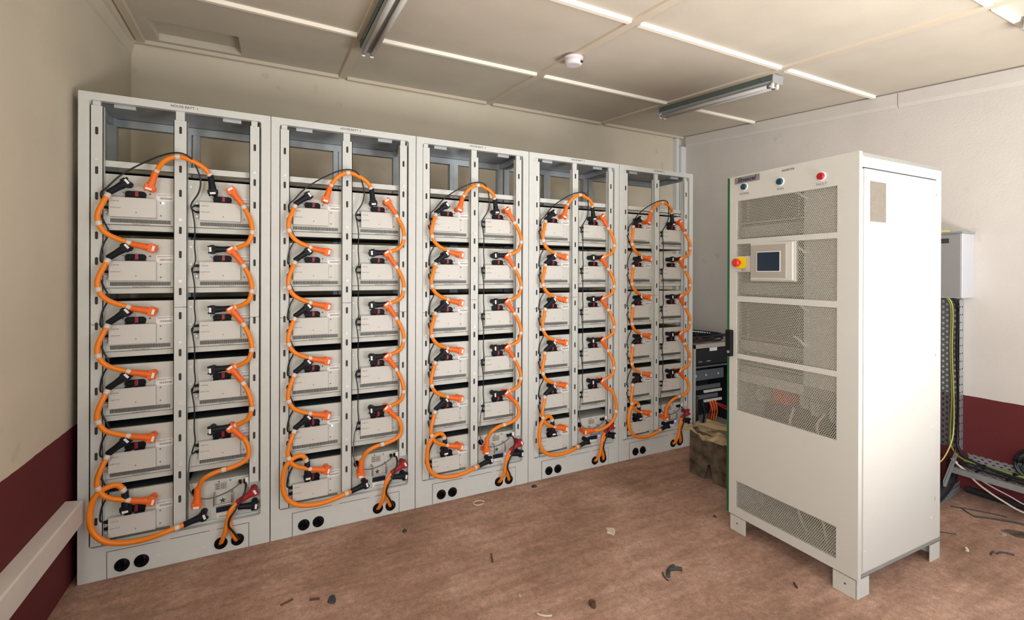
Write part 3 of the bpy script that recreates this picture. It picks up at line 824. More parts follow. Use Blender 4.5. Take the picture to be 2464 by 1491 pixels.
# ------------------------------------------------------------------ inverter cabinet
def make_inverter():
    root = thing('inverter_cabinet', (3.005, -1.5956, 0), (0, 0, -0.0205))
    Wd, Dp, H, F = 0.632, 0.716, 1.919, 0.084
    b = MB()
    b.box(0.022, Dp, 0.004, 0.018, F, H)                    # near side skin
    b.box(0.022, Dp, Wd - 0.018, Wd - 0.004, F, H)         # far side skin
    b.box(Dp - 0.015, Dp, 0.018, Wd - 0.018, F, H)         # back
    b.box(0.022, Dp, 0.004, Wd - 0.004, H - 0.02, H)        # roof
    b.box(0.022, Dp, 0.004, Wd - 0.004, F, F + 0.02)        # floor
    b.build('body', M['inv'], root, bevel=0.002)
    # door leaf with five openings
    d = MB(); v0, v1 = 0.084, 0.588
    zt = lambda fr: H - fr * (H - F)
    vents = [(0.073, 0.186), (0.200, 0.352), (0.3675, 0.5205), (0.5345, 0.687), (0.8955, 0.973)]
    t0, t1 = 0.0, 0.020
    d.box(t0, t1, 0.0, v0, F + 0.003, H); d.box(t0, t1, v1, Wd, F + 0.003, H)
    zs = [0.0] + [q for v in vents for q in v] + [0.9985]
    for i in range(0, len(zs), 2): d.box(t0, t1, v0, v1, zt(zs[i + 1]), zt(zs[i]))
    # solid strip behind the stop button, and mounting field of the screen
    d.box(t0, t1, 0.495, v1, 1.404, 1.487); d.box(t0, t1, 0.268, 0.506, 1.357, 1.555)
    door = d.build('door', M['inv'], root)
    for a, c in vents:
        q = MB(); q.box(0.004, 0.0055, v0 - 0.002, v1 + 0.002, zt(c) - 0.002, zt(a) + 0.002)
        q.build('perforated_panel', M['inv_mesh'], door)
    g = MB(); g.box(0.0, 0.030, Wd + 0.0005, Wd + 0.014, F + 0.005, H - 0.002)
    g.build('green_seal', M['green'], door)['label'] = 'dark green strip along the hinge-side edge'
    h = MB(); h.box(-0.026, 0.0, 0.604, 0.640, 0.945, 1.088)
    hd = h.build('door_handle', M['breaker'], door, bevel=0.006)
    h = MB(); h.cyl((-0.030, 0.617, 0.970), (-0.026, 0.617, 0.970), 0.008, seg=14)
    h.build('lock_barrel', M['chrome'], hd)
    # touch screen
    s = MB(); s.box(-0.012, 0.0, 0.276, 0.498, 1.363, 1.549)
    fr = s.build('screen_frame', M['inv'], door, bevel=0.003)
    s = MB(); s.box(-0.020, -0.011, 0.303, 0.492, 1.376, 1.540)
    s.build('screen_bezel', M['bezel'], fr, bevel=0.002)
    s = MB(); s.box(-0.0215, -0.0195, 0.330, 0.456, 1.404, 1.506)
    s.build('screen_rim', M['white_paint'], fr)
    s = MB(); s.box(-0.0225, -0.0205, 0.334, 0.452, 1.408, 1.502)
    s.build('screen_glass', M['screen'], fr)
    # emergency stop
    e = MB(); e.prism(round_rect(0.527, 0.586, 1.422, 1.482, 0.014, 4), 'x', -0.012, 0.0)
    es = e.build('stop_surround', M['yellow'], door, bevel=0.002)
    e = MB(); e.tube([(-0.012, 0.566, 1.452), (-0.026, 0.566, 1.452), (-0.028, 0.566, 1.452), (-0.040, 0.566, 1.452), (-0.046, 0.566, 1.452)], [0.013, 0.013, 0.021, 0.021, 0.013], 22)
    e.build('stop_button', M['stop'], es)
    text('EPO', 0.016, M['ink_soft'], door, (-0.0008, 0.545, 1.413), -PI / 2)
    # pilot lamps and logo
    for v, z, mt, lb in ((0.543, 1.855, M['lamp_teal'], 'POWER'), (0.345, 1.848, M['lamp_teal'], 'RUN'), (0.151, 1.838, M['lamp_red'], 'FAULT')):
        q = MB(); q.tube([(0.0, v, z), (-0.004, v, z), (-0.005, v, z)], [0.0215, 0.0215, 0.019], 24)
        ring = q.build('lamp_ring', M['white_paint'], door)
        q = MB(); q.tube([(-0.003, v, z), (-0.011, v, z), (-0.014, v, z)], [0.0165, 0.0160, 0.011], 24)
        q.build('lamp_lens', mt, ring)
        text(lb, 0.016, M['ink_soft'], door, (-0.0008, v, z - 0.036), -PI / 2)
    text('INVERTER', 0.014, M['ink'], door, (-0.0008, 0.306, 1.8985), -PI / 2)
    q = MB(); q.box(-0.003, 0.0, 0.455, 0.600, 1.877, 1.910)
    pl = q.build('logo_plate', M['logo_bg'], door)
    text('Sinexcel', 0.032, M['navy'], pl, (-0.0036, 0.530, 1.8935), -PI / 2, shear=0.25, bold=0.0008)
    # inner equipment seen through the perforations
    for a, c, dk in ((0.186, 0.058, 0), (0.352, 0.187, 0), (0.52, 0.353, 0), (0.595, 0.521, 0)):
        zb, ztop = zt(a), zt(c)
        q = MB(); q.box(0.06, 0.5, 0.250, 0.600, zb + 0.004, ztop - 0.004)
        q.box(0.045, 0.06, 0.26, 0.59, zb + 0.010, zb + 0.075)
        un = q.build('power_unit', M['inv_dark'], root)
        q = MB(); q.box(0.040, 0.060, 0.250, 0.600, zb + 0.085, zb + 0.089); q.box(0.045, 0.0605, 0.255, 0.597, zb + 0.012, zb + 0.07)
        for j in range(9): q.box(0.050, 0.0605, 0.556, 0.562, zb + 0.10 + j * 0.016, zb + 0.107 + j * 0.016)
        for j in range(9): q.box(0.050, 0.0605, 0.283, 0.288, zb + 0.10 + j * 0.016, zb + 0.109 + j * 0.016)
        q.build('unit_front', M['inv_in'], un)
    q = MB(); q.box(0.028, 0.034, 0.03, 0.246, zt(0.600), zt(0.03)); q.box(0.028, 0.034, 0.02, 0.61, zt(0.602), zt(0.575)); q.build('side_blank', M['inv'], root)
    q = MB(); q.box(0.25, 0.26, 0.03, 0.60, F + 0.03, zt(0.60)); q.build('equipment_plate', M['inv_dark'], root)
    q = MB(); q.box(0.10, 0.24, 0.37, 0.45, 0.725, 0.80); q.build('contactor', M['stop'], root, bevel=0.004)
    q = MB()
    for v, z in ((0.55, 0.70), (0.31, 0.72), (0.26, 0.70), (0.17, 0.69), (0.12, 0.68)):
        q.box(0.14, 0.24, v - 0.018, v + 0.018, z, z + 0.09); q.box(0.12, 0.14, v - 0.012, v + 0.012, z + 0.02, z + 0.07)
    q.build('terminal_block', M['inv'], root)
    for pts in ([(0.12, 0.35, 0.72), (0.10, 0.36, 0.62), (0.11, 0.355, 0.45), (0.13, 0.33, 0.20), (0.13, 0.29, 0.12)],
                [(0.12, 0.20, 0.73), (0.09, 0.22, 0.66), (0.10, 0.19, 0.52), (0.12, 0.22, 0.30), (0.12, 0.19, 0.12)]):
        q = MB(); q.tube(spline(pts, 5), 0.007, 8); q.build('inner_cable', M['pink_cable'], root)
    for z in (1.76, 1.50, 1.23, 1.06):
        q = MB(); q.tube(spline([(0.036, 0.30, z + 0.03), (0.028, 0.27, z + 0.02), (0.026, 0.245, z), (0.030, 0.225, z - 0.01)], 4), 0.006, 8); q.build('inner_cable', M['tag'], root)
    # near side face: outer frame, inset panel with groove, screws, nameplate
    p = MB(); p.box(0.040, 0.648, -0.002, 0.004, 0.112, 1.848)
    sp_ = p.build('side_panel', M['inv'], root)
    p = MB(); p.box(0.036, 0.652, -0.0012, 0.0042, 1.848, 1.853); p.box(0.6485, 0.650, -0.0012, 0.0042, 0.112, 1.852)
    p.build('panel_seam', M['slot'], sp_)
    p = MB(); p.box(0.0, 0.0225, -0.003, 0.0, F + 0.004, H - 0.001); p.build('door_edge', M['inv'], door)
    p = MB()
    for u, z in ((0.055, 1.735), (0.625, 1.735), (0.055, 1.29), (0.625, 1.29), (0.055, 0.20), (0.615, 0.22), (0.615, 0.66)): p.cyl((u, -0.004, z), (u, -0.002, z), 0.0045, seg=10)
    p.build('panel_screw', M['screw'], sp_)
    p = MB()
    for u, z in ((0.030, 1.80), (0.660, 1.78), (0.030, 0.98), (0.660, 1.0), (0.660, 0.30), (0.030, 0.19)): p.prism(round_rect(u - 0.004, u + 0.004, z - 0.009, z + 0.009, 0.0035, 3), 'y', 0.003, 0.0046)
    p.build('side_slots', M['slot'], root)
    p = MB(); p.box(0.084, 0.206, -0.0035, -0.002, 1.622, 1.797)
    npl = p.build('rating_plate', M['plate'], sp_)
    p = MB()
    for j in range(15):
        z = 1.786 - j * 0.0085
        p.box(0.090, 0.135 + 0.01 * ((j * 7) % 3), -0.0040, -0.0034, z - 0.0012, z); p.box(0.148, 0.175 + 0.012 * ((j * 5) % 3), -0.0040, -0.0034, z - 0.0012, z)
    for j in range(20): p.box(0.092 + j * 0.0053, 0.0945 + j * 0.0053 + (0.001 if j % 3 else 0), -0.0040, -0.0034, 1.636, 1.647)
    p.build('plate_print', M['ink_soft'], npl)
    # corner feet, folded from sheet
    for u0, sx in ((0.004, 1), (Dp, -1)):
        for v_0, sy in ((0.004, 1), (Wd - 0.004, -1)):
            q = MB(); a = 0.095
            q.box(u0, u0 + sx * 0.004, v_0, v_0 + sy * a, 0, F); q.box(u0, u0 + sx * a, v_0, v_0 + sy * 0.004, 0, F)
            q.box(u0, u0 + sx * a, v_0, v_0 + sy * a, F - 0.004, F)
            ft = q.build('foot', M['inv'], root)
            if sx > 0:
                q = MB(); q.cyl((u0 - 0.0008, v_0 + sy * 0.045, 0.045), (u0, v_0 + sy * 0.045, 0.045), 0.004, seg=8); q.build('foot_hole', M['slot'], ft)
    return root
inv = make_inverter()
tag(inv, 'tall off-white inverter cabinet with perforated door, screen and red stop button, standing on four feet', 'inverter cabinet')

# ------------------------------------------------------------------ ceiling fittings
def tube_light(x, y0, y1, label):
    yc, L = (y0 + y1) / 2, y1 - y0
    root = thing('tube_light', (x, yc, cz(x, yc) - 0.012), (CA, 0, 0))
    h = L / 2
    m = MB(); m.prism([(-0.045, 0), (0.045, 0), (0.040, -0.038), (0.018, -0.050), (-0.018, -0.050), (-0.040, -0.038)], 'y', -h, h)
    m.build('housing', M['fix'], root, bevel=0.002)
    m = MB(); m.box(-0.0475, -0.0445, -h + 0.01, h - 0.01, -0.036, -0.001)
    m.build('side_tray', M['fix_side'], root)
    m = MB(); m.box(-0.052, 0.052, -h - 0.008, -h, -0.054, 0.0); m.box(-0.05, 0.05, h, h + 0.005, -0.052, 0)
    m.build('end_plate', M['fix'], root, bevel=0.002)
    for s in (-1, 1):
        tx = s * 0.024
        m = MB(); m.cyl((tx, -h + 0.03, -0.066), (tx, h - 0.03, -0.066), 0.013, seg=16)
        t = m.build('tube', M['tube'], root)
        m = MB(); m.cyl((tx, -h + 0.018, -0.066), (tx, -h + 0.045, -0.066), 0.0135, seg=16); m.cyl((tx, h - 0.045, -0.066), (tx, h - 0.018, -0.066), 0.0135, seg=16)
        m.build('tube_cap', M['chrome'], t)
        for e in (-1, 1):
            m = MB(); m.box(tx - 0.010, tx + 0.010, e * (h - 0.012) - 0.008, e * (h - 0.012) + 0.008, -0.084, -0.045)
            m.build('lamp_holder', M['tag'], root, bevel=0.004)
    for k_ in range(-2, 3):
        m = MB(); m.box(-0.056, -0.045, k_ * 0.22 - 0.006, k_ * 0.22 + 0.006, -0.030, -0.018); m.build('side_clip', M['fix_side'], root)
    return tag(root, label, 'tube light', 'unlit twin tube lights on the ceiling')
tube_light(1.285, -0.95, 0.20, 'unlit twin tube light on the ceiling above the second rack, cut by the top edge')
tube_light(3.745, -0.76, 0.255, 'unlit twin tube light on the ceiling above the rightmost rack')
tube_light(3.98, -3.0, -1.83, 'unlit twin tube light with only its end showing, top right corner of the view')

sd = thing('smoke_detector', (2.445, -0.30, cz(2.445, -0.30) - 0.012), (CA, 0, 0))
m = MB(); m.tube([(0, 0, 0), (0, 0, -0.012), (0, 0, -0.016)], [0.058, 0.058, 0.052], 32); m.build('base', M['detector'], sd)
m = MB(); m.tube([(0, 0, -0.014), (0, 0, -0.020), (0, 0, -0.046), (0, 0, -0.052)], [0.050, 0.054, 0.052, 0.042], 32); m.build('dome', M['detector'], sd)
m = MB(); m.box(0.018, 0.032, -0.056, -0.048, -0.044, -0.032); m.build('test_window', M['slot'], sd)
tag(sd, 'round white smoke detector on the ceiling between the tube lights', 'smoke detector')

# ------------------------------------------------------------------ right wall: box, trays, cables
wb = thing('wall_box', (RX, -1.385, 1.245))
m = MB(); m.box(-0.165, 0.0, 0.0, 0.40, 0.0, 0.405); m.build('case', M['wbox'], wb, bevel=0.004)
m = MB(); m.box(-0.180, -0.167, 0.004, 0.396, 0.006, 0.398)
dr = m.build('box_door', M['wbox_door'], wb, bevel=0.003)
m = MB(); m.box(-0.1815, -0.1795, 0.06, 0.33, 0.345, 0.375); m.build('dark_label', M['slot'], dr)
m = MB(); m.box(-0.185, 0.0, -0.004, 0.404, 0.405, 0.415); m.build('rain_hood', M['galv'], wb)
tag(wb, 'pale grey enclosure on the right wall, just behind the inverter cabinet', 'wall box')
yr = MB(); yr.tube([(0.055 * math.cos(a), 0.055 * math.sin(a), 0.006 + 0.005 * (a > 6.3)) for a in [i * PI / 8 for i in range(33)]], 0.005, 8)
yr = yr.build('tape_roll', M['yel_cable'], loc=(RX - 0.09, -1.24, 1.662)); tag(yr, 'small coil of yellow cable lying on top of the wall box', 'cable coil')

vt = thing('cable_ladder', (RX - 0.004, -1.335, 0.26))
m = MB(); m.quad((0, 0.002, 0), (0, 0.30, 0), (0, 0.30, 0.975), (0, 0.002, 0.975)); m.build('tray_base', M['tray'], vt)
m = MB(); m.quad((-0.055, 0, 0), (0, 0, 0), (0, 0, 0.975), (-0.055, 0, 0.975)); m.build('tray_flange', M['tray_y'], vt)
m = MB(); m.box(-0.055, 0.0, 0.2985, 0.3015, 0, 0.975); m.build('tray_flange', M['galv'], vt)
tag(vt, 'perforated metal cable tray running vertically down from the wall box', 'cable tray')
for j, (yy, mt, r_, nm) in enumerate(((-1.282, 'yg', 0.005, 'yellow green earth cable strapped down the middle of the vertical cable tray'),
                                    (-1.13, 'black_cable', 0.0055, 'black cable deep in the vertical tray, farthest from its front flange'),
                                    (-1.293, 'yel_cable', 0.0035, 'thin pale yellow cable hanging down the vertical tray'),
                                    (-1.318, 'black_cable', 0.009, 'black cable tucked against the front flange of the vertical tray'))):
    pts = [(RX - 0.10, yy + 0.02, 1.27), (RX - 0.035, yy, 1.18), (RX - 0.022, yy + 0.006, 0.9), (RX - 0.024, yy - 0.004, 0.6)]
    if nm.startswith('thin'): pts += [(RX - 0.04, yy - 0.01, 0.42), (RX - 0.10, yy - 0.02, 0.32), (RX - 0.24, yy - 0.03, 0.24), (RX - 0.32, yy - 0.02, 0.215)]
    else: pts += [(RX - 0.03, yy, 0.38), (RX - 0.06, yy - 0.02, 0.27), (RX - 0.10, yy - 0.12, 0.222), (RX - 0.12 - 0.02 * j, -1.75, 0.215)]
    m = MB(); o0 = Vector(pts[0]); m.tube([p - o0 for p in spline(pts, 8)], r_, 10)
    o = m.build('tray_cable', M[mt], loc=tuple(o0)); tag(o, nm, 'cable', 'cables running through the cable trays')

# horizontal tray along the right wall
ht = thing('cable_tray', (RX - 0.002, -4.3, 0.178))
HL = 4.3 - 1.36
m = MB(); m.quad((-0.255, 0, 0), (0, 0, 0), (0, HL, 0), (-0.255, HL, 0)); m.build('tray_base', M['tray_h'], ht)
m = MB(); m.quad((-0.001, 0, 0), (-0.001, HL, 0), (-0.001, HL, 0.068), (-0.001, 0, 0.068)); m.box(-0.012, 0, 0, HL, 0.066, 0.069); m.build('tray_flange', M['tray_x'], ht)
m = MB(); m.box(-0.257, -0.255, 0, HL, -0.002, 0.035); m.box(-0.257, -0.247, 0, HL, 0.033, 0.036); m.build('tray_flange', M['galv'], ht)
tag(ht, 'long perforated metal cable tray running low along the right wall', 'cable tray')
for j, (dx, mt, r_, nm) in enumerate(((-0.075, 'yg', 0.0065, 'yellow green earth cable in the low wall tray, nearest the wall'),
                                    (-0.125, 'yel_cable', 0.006, 'pale yellow cable lying along the middle of the low wall tray'),
                                    (-0.165, 'black_cable', 0.008, 'black cable lying along the front side of the low wall tray'))):
    pts = [(RX + dx + 0.03 * (j % 2), -1.37, 0.215)]
    for s in range(1, 9): pts.append((RX + dx + 0.010 * math.sin(s * 1.7 + j), -1.37 - s * 0.33, 0.202 + 0.004 * (s % 2)))
    m = MB(); o0 = Vector(pts[0]); m.tube([p - o0 for p in spline(pts, 6)], r_, 10)
    o = m.build('tray_cable', M[mt], loc=tuple(o0)); tag(o, nm, 'cable', 'cables running through the cable trays')
for j, yy in enumerate((-1.47, -1.60)):
    m = MB(); m.box(-0.12, 0.04, -0.004, 0.004, 0.006, 0.014); m.box(-0.01, 0.005, -0.006, 0.006, 0.012, 0.030)
    o = m.build('cable_tie', M['breaker'], loc=(RX - 0.11, yy, 0.202)); tag(o, 'black cable tie round the tray cables, %s the tray end' % ('nearest' if j == 0 else 'second from'), 'cable tie', 'cable ties in the low wall tray')

# cross tray leading to the back of the cabinet: upper perforated rail and a low kick rail
def rail_between(name, a, b, h, mtl, label):
    a, b = Vector(a), Vector(b); L = (b - a).length
    o = thing(name, a); o.rotation_euler = (0, math.asin(-(b.z - a.z) / L), math.atan2(b.y - a.y, b.x - a.x))
    m = MB(); m.quad((0, 0, -h), (L, 0, -h), (L, 0, 0), (0, 0, 0)); m.build('rail_web', mtl, o)
    m = MB(); m.box(0, L, 0.001, 0.012, -h - 0.002, -h); m.build('rail_flange', M['galv'], o)
    return tag(o, label, 'support rail')
rail_between('support_rail', (4.73, -1.315, 0.275), (4.18, -1.45, 0.225), 0.032, M['tray_y'], 'slanting perforated rail from the right wall towards the inverter cabinet')
rail_between('support_rail', (4.755, -1.325, 0.062), (4.10, -1.38, 0.052), 0.05, M['tray_y'], 'low perforated rail near the floor behind the inverter cabinet')
for x, y in ((4.745, -1.30), (4.15, -1.36)):
    pass
# black flexible duct under the rail
m = MB(); pts = spline([(4.20, -1.36, 0.03), (4.36, -1.37, 0.075), (4.50, -1.36, 0.12), (4.62, -1.335, 0.15), (4.70, -1.31, 0.19)], 10)
m.tube(pts, [0.030 if i % 2 else 0.026 for i in range(len(pts))], 14)
tag(m.build('flexible_duct', M['black_cable']), 'thick black flexible duct curling under the slanting rail behind the cabinet', 'duct')
# loose pale cables from the tray corner to the floor on the right
for nm, mt, pts in (('pale pink loose cable drooping from the tray corner to the floor on the right', 'pink_cable', [(4.60, -1.335, 0.235), (4.585, -1.40, 0.19), (4.60, -1.47, 0.12), (4.625, -1.56, 0.06), (4.64, -1.66, 0.022), (4.62, -1.90, 0.010), (4.50, -2.3, 0.010)]),
                    ('white lilac loose cable drooping from the tray corner, nearer the red wall', 'lilac_cable', [(4.62, -1.335, 0.235), (4.61, -1.40, 0.185), (4.655, -1.49, 0.12), (4.675, -1.57, 0.085), (4.70, -1.66, 0.045), (4.71, -1.9, 0.012), (4.66, -2.3, 0.010)])):
    m = MB(); m.tube(spline(pts, 8), 0.0055 if mt == 'pink_cable' else 0.004, 8); tag(m.build('loose_cable', M[mt]), nm, 'cable', 'loose pale cables on the right')
# dark bundle of cable against the wall at the right edge
cb = MB()
rnd = random.Random(3)
for j in range(7):
    r_ = 0.055 + 0.006 * j; ph = rnd.random() * 6
    cb.tube([(-0.02 - 0.004 * j + 0.01 * math.sin(3 * a + ph), r_ * math.cos(a), r_ * math.sin(a)) for a in [i * PI / 10 for i in range(21)]], 0.008, 8)
cb = cb.build('cable_coil', M['black_cable'], loc=(RX - 0.01, -1.675, 0.285)); tag(cb, 'black coil of cable leaning on the red wall at the right edge', 'cable coil')
# dark pipe on the floor at the wall foot
m = MB(); m.cyl((RX - 0.022, -1.36, 0.022), (RX - 0.022, -3.5, 0.022), 0.020, seg=14)
tag(m.build('floor_conduit', M['debris_dark']), 'dark conduit lying on the floor at the foot of the right wall', 'conduit')

# ------------------------------------------------------------------ equipment box and cardboard box behind the cabinet
eb = thing('equipment_rack', (3.90, 0.05, 0))
m = MB(); m.box(0, 0.025, 0, 0.45, 0, 0.80); m.box(0.68, 0.705, 0, 0.45, 0, 0.80); m.box(0.0, 0.705, 0.0, 0.45, 0.765, 0.80); m.box(0, 0.705, 0, 0.45, 0, 0.03); m.build('frame', M['box_grey'], eb, bevel=0.002)
m = MB(); m.box(0.0255, 0.6795, 0.42, 0.44, 0.03, 0.765); m.box(0.0252, 0.030, 0.01, 0.42, 0.03, 0.765); m.box(0.675, 0.6798, 0.01, 0.42, 0.03, 0.765)
m.build('shade_lining', M['dark'], eb)  # dark sheets added in place of the shade inside the frame
m = MB(); m.box(0.0255, 0.6795, 0.012, 0.40, 0.625, 0.757); du = m.build('black_unit', M['dark'], eb, bevel=0.002)
m = MB(); m.box(0.20, 0.29, 0.008, 0.0125, 0.735, 0.765); m.box(0.17, 0.21, 0.010, 0.0125, 0.650, 0.654); m.box(0.07, 0.11, 0.010, 0.0125, 0.650, 0.653); m.build('unit_label', M['tag'], du)
m = MB(); m.box(0.0255, 0.6795, 0.002, 0.43, 0.603, 0.615); m.build('shelf', M['steel_blue'], eb)
for z0, z1, x1 in ((0.49, 0.575, 0.40), (0.41, 0.445, 0.36), (0.33, 0.365, 0.33)):
    m = MB(); m.box(0.0255, x1, 0.03, 0.035, z0, z1); s = m.build('mounting_plate', M['steel_blue'], eb)
    m = MB()
    if z0 > 0.45:
        for x in (0.06, 0.18, 0.33): m.cyl((x, 0.026, z0 + 0.04), (x, 0.03, z0 + 0.04), 0.008, seg=10)
        m.build('bolt', M['screw'], s)
    else:
        for k_ in range(10): m.box(0.15 + k_ * 0.022, 0.162 + k_ * 0.022, 0.015, 0.03, z0 - 0.028, z0 - 0.008)
        m.build('terminal_strip', M['tag'], s)
for k_, (x, mt) in enumerate(((0.20, 'red_plug'), (0.215, 'orange'), (0.23, 'red_plug'), (0.245, 'orange'), (0.26, 'red_plug'), (0.275, 'orange'))):
    m = MB(); m.tube(spline([(x, 0.02, 0.31), (x + 0.01, 0.005, 0.25), (x - 0.005 + 0.03 * (k_ % 2), 0.02, 0.17), (x + 0.02, 0.06, 0.05)], 5), 0.005, 8); m.build('wire', M[mt], eb)
for k_ in range(2):
    m = MB(); m.tube(spline([(0.27, 0.02, 0.29), (0.36, -0.005, 0.235 + 0.02 * k_), (0.46, 0.01, 0.19 + 0.02 * k_), (0.62, 0.06, 0.12)], 5), 0.008, 8); m.build('wire', M['red_plug'], eb)
m = MB(); m.tube(spline([(0.06, 0.02, 0.36), (0.05, 0.01, 0.2), (0.07, 0.03, 0.05)], 5), 0.012, 8); m.tube(spline([(0.13, 0.02, 0.30), (0.14, 0.01, 0.2), (0.12, 0.03, 0.05)], 5), 0.008, 8); m.build('black_loom', M['black_cable'], eb)
tag(eb, 'low grey open equipment rack holding a black unit, between rightmost rack and inverter cabinet', 'equipment rack')
# tangle of leads and a tool on top of it
m = MB(); m.obox(Vector((0, 0, 0.028)), Vector((0.98, -0.12, -0.12)).normalized(), Vector((0.12, 0.99, 0)).normalized(), Vector((0.12, 0, 0.99)).normalized(), 0.20, 0.035, 0.022)
for k_ in range(11): m.obox(Vector((-0.14 + k_ * 0.028, -0.04, 0.055 - k_ * 0.0035)), Vector((1, 0, 0)), Vector((0, 1, 0)), Vector((0, 0, 1)), 0.005, 0.006, 0.004, 1)
o = m.build('tool_strip', [M['black_plug'], M['tag']], loc=(4.13, 0.20, 0.845)); o.rotation_euler = (0, 0.0, 0); tag(o, 'dark terminal strip lying on top of the low equipment rack', 'terminal strip')
m = MB(); rnd = random.Random(5)
for k_ in range(8):
    m.tube(spline([(rnd.uniform(0, 0.5), rnd.uniform(0.0, 0.3), rnd.uniform(0.012, 0.06)) for _ in range(5)], 5), 0.007, 6, mi=k_ % 3 == 0)
o = m.build('cable_tangle', [M['black_cable'], M['red_plug']], loc=(3.92, 0.07, 0.80)); tag(o, 'tangle of black and dark red leads on top of the low equipment rack', 'cable tangle')

cb_ = thing('cardboard_box', (3.395, -0.36, 0), (0, 0, 0.04))
m = MB()
face = [(0.0, 0.0), (-0.12, 0.0), (-0.145, 0.10), (-0.165, 0.115), (-0.19, 0.0), (-0.34, 0.0), (-0.34, 0.30), (0.0, 0.315)]
m.prism([(y, z) for y, z in face], 'x', 0.0, 0.008)
m.box(0.008, 0.27, -0.008, 0.0, 0, 0.31); m.box(0.008, 0.27, -0.34, -0.332, 0, 0.30); m.box(0.262, 0.27, -0.332, -0.008, 0, 0.30)
m.build('side_walls', M['card'], cb_)
m = MB(); rnd = random.Random(9); N = 12
def hh(i, j): return 0.312 + 0.018 * math.sin(i * 1.3 + j * 0.7) + rnd.uniform(-0.012, 0.016) - (0.02 if i in (0, N) else 0)
g = [[(-0.035 + 0.33 * i / N + rnd.uniform(-.012, .012), 0.045 - 0.42 * j / N + rnd.uniform(-.012, .012), hh(i, j)) for j in range(N + 1)] for i in range(N + 1)]
for i in range(N):
    for j in range(N): m.quad(g[i][j], g[i][j + 1], g[i + 1][j + 1], g[i + 1][j])
o = m.build('torn_flaps', M['card_top'], cb_); md = o.modifiers.new('solid', 'SOLIDIFY'); md.thickness = 0.005
m = MB(); m.prism([(0.03, -0.05), (0.10, -0.06), (0.13, -0.20), (0.09, -0.27), (0.04, -0.16)], 'z', 0.346, 0.350)
m.build('paper_sheet', M['kraft'], cb_)
tag(cb_, 'grimy brown cardboard box with torn flaps and split side, behind the inverter cabinet', 'cardboard box')

# ------------------------------------------------------------------ litter on the floor
def wire_bit(x, y, ln, ang, r, mt, nm, label, cat, bend=0.3, z=None):
    m = MB(); n = 7; pts = []
    for i in range(n):
        t = i / (n - 1) - 0.5; pts.append((t * ln, bend * ln * (0.25 - t * t), r * 1.0))
    m.tube(spline(pts, 3), r, 8)
    o = m.build(nm, M[mt], loc=(x, y, z if z is not None else 0.0), rot=(0, 0, ang)); return tag(o, label, cat, 'litter on the floor')
def chip(x, y, s, mt, nm, label, cat, flat=0.25, seed=0):
    rnd = random.Random(seed * 13 + 5); m = MB(); n = 9; pts = []
    for i in range(n):
        a = 2 * PI * i / n; r = s * rnd.uniform(0.45, 1.0); pts.append((r * math.cos(a) * 1.3, r * math.sin(a)))
    m.prism(pts, 'z', 0.0, s * flat)
    v = [list(q) for q in m.v]
    for q in v[n:]: q[0] *= 0.8; q[1] *= 0.8; q[2] += rnd.uniform(-0.4, 0.5) * s * flat
    m.v = [tuple(q) for q in v]
    o = m.build(nm, M[mt], loc=(x, y, 0.0), rot=(0, 0, rnd.uniform(0, 6))); return tag(o, label, cat, 'litter on the floor')
wire_bit(0.832, -0.53, 0.050, 0.35, 0.0035, 'debris_brown', 'wire_offcut', 'short dark brown offcut on the floor before the second rack, leftmost', 'offcut', 0.0)
wire_bit(0.938, -0.564, 0.040, -0.30, 0.0045, 'debris_brown', 'wire_offcut', 'stubby dark offcut on the floor, just right of the leftmost one', 'offcut', 0.0)
chip(1.004, -0.60, 0.028, 'debris_dark', 'plastic_scrap', 'crumpled dark scrap on the floor right of two dark offcuts', 'scrap', 0.3, 1)
chip(1.415, -0.215, 0.020, 'debris_dark', 'plastic_scrap', 'small dark blue-grey scrap on the floor below the second rack', 'scrap', 0.4, 2)
m = MB(); m.tube([(0.026 * math.cos(a) * 1.3, 0.026 * math.sin(a), 0.004) for a in [i * PI / 8 for i in range(15)]], 0.004, 8)
tag(m.build('plastic_ring', M['debris_pale'], loc=(1.892, -0.113, 0)), 'pale oval ring on the floor before the middle rack', 'ring', 'litter on the floor')
chip(2.30, -0.075, 0.018, 'debris_dark', 'plastic_scrap', 'small dark scrap on the floor below the fourth rack', 'scrap', 0.5, 4)
wire_bit(1.735, -0.64, 0.065, 1.25, 0.004, 'debris_brown', 'wood_splinter', 'thin brown splinter on the open floor in the middle of the room', 'splinter', 0.05)
chip(2.412, -0.707, 0.040, 'debris_pale', 'plaster_crumbs', 'pale crumbs of plaster on the floor left of the inverter cabinet', 'plaster crumbs', 0.12, 6)
for j, (dx, dy, ln, an, r_) in enumerate(((0, 0, 0.09, 0.5, 0.009), (-0.045, -0.01, 0.06, 1.2, 0.003), (0.03, 0.0, 0.06, -0.4, 0.008))):
    wire_bit(2.438 + dx, -1.107 + dy, ln, an, r_, 'debris_dark', 'foil_scrap', ('large crumpled grey scrap on the floor before the inverter cabinet', 'thin dark wisp sticking out left of the crumpled grey scrap', 'folded grey strip at the right end of the crumpled scrap')[j], 'scrap', 0.5)
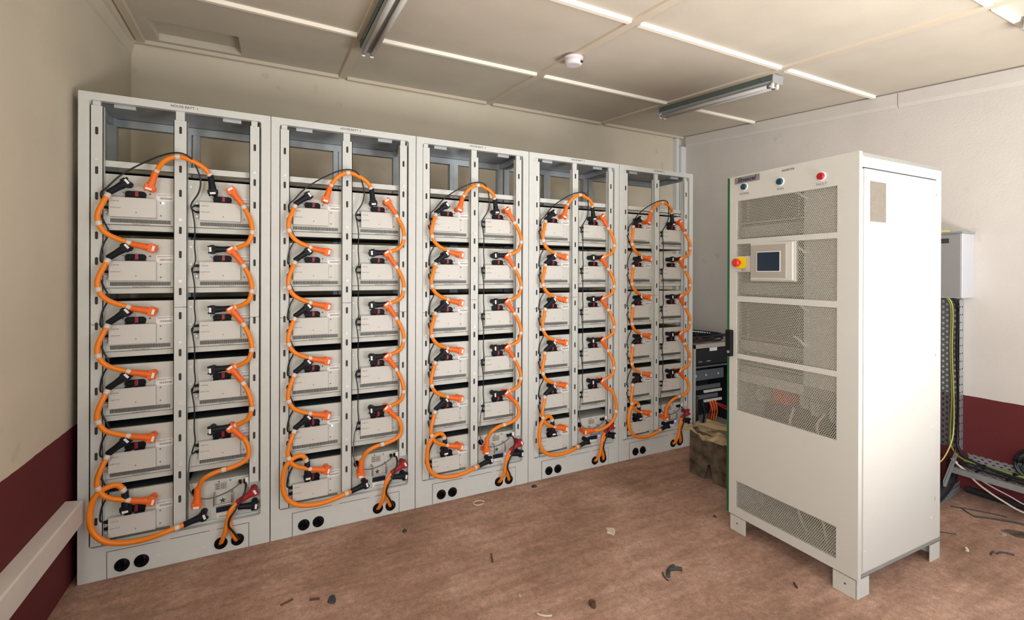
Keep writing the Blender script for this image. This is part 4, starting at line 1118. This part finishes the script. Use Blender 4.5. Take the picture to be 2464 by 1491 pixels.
chip(1.98, -1.112, 0.022, 'debris_brown', 'leaf_scrap', 'dark red-brown scrap on the floor near the bottom edge', 'scrap', 0.7, 8)
wire_bit(1.769, -1.074, 0.060, 2.5, 0.004, 'debris_pale', 'cable_tie_scrap', 'curved pale strip on the floor at the bottom edge', 'strip', 0.5)
chip(1.735, -0.93, 0.007, 'debris_pale', 'plaster_chip', 'tiny pale chip on the floor above the curved pale strip', 'chip', 0.8, 10)
wire_bit(2.867, -1.421, 0.035, 0.9, 0.004, 'debris_dark', 'screw_scrap', 'small black screw on the floor before the near cabinet foot', 'screw', 0.2)
chip(3.045, -0.852, 0.012, 'debris_dark', 'plastic_scrap', 'small dark scrap on the floor by the far cabinet foot', 'scrap', 0.4, 12)
wire_bit(4.036, -1.744, 0.075, -0.6, 0.004, 'debris_dark', 'wire_offcut', 'curved black wire offcut on the floor right of the cabinet', 'offcut', 0.9)
wire_bit(3.99, -1.71, 0.050, 0.1, 0.0035, 'debris_dark', 'wire_offcut', 'short black offcut lying against the curved one, right of the cabinet', 'offcut', 0.2)
wire_bit(4.02, -1.52, 0.090, -0.8, 0.0025, 'debris_dark', 'wire_offcut', 'thin black wire on the floor beside the cabinet side panel', 'offcut', 0.1)
wire_bit(4.48, -1.50, 0.24, -1.0, 0.0035, 'debris_dark', 'wire_offcut', 'long thin black wire on the floor below the wall tray', 'offcut', 0.15)
wire_bit(4.42, -1.47, 0.09, 0.9, 0.003, 'debris_dark', 'wire_offcut', 'short black wire crossing the long one below the wall tray', 'offcut', 0.1)
wire_bit(4.45, -1.60, 0.22, -0.9, 0.0045, 'debris_dark', 'wire_offcut', 'bent black wire offcut near the right edge of the view', 'offcut', 0.25)
chip(4.36, -1.70, 0.06, 'card', 'cardboard_scrap', 'flat brown cardboard scrap on the floor at the right edge', 'cardboard scrap', 0.08, 14)
chip(4.27, -1.665, 0.014, 'lump', 'plaster_chip', 'grey lump beside the flat cardboard scrap', 'lump', 0.8, 15)
chip(3.91, -1.643, 0.012, 'debris_pale', 'plaster_chip', 'small white chip on the floor right of the rear cabinet foot', 'chip', 1.0, 16)
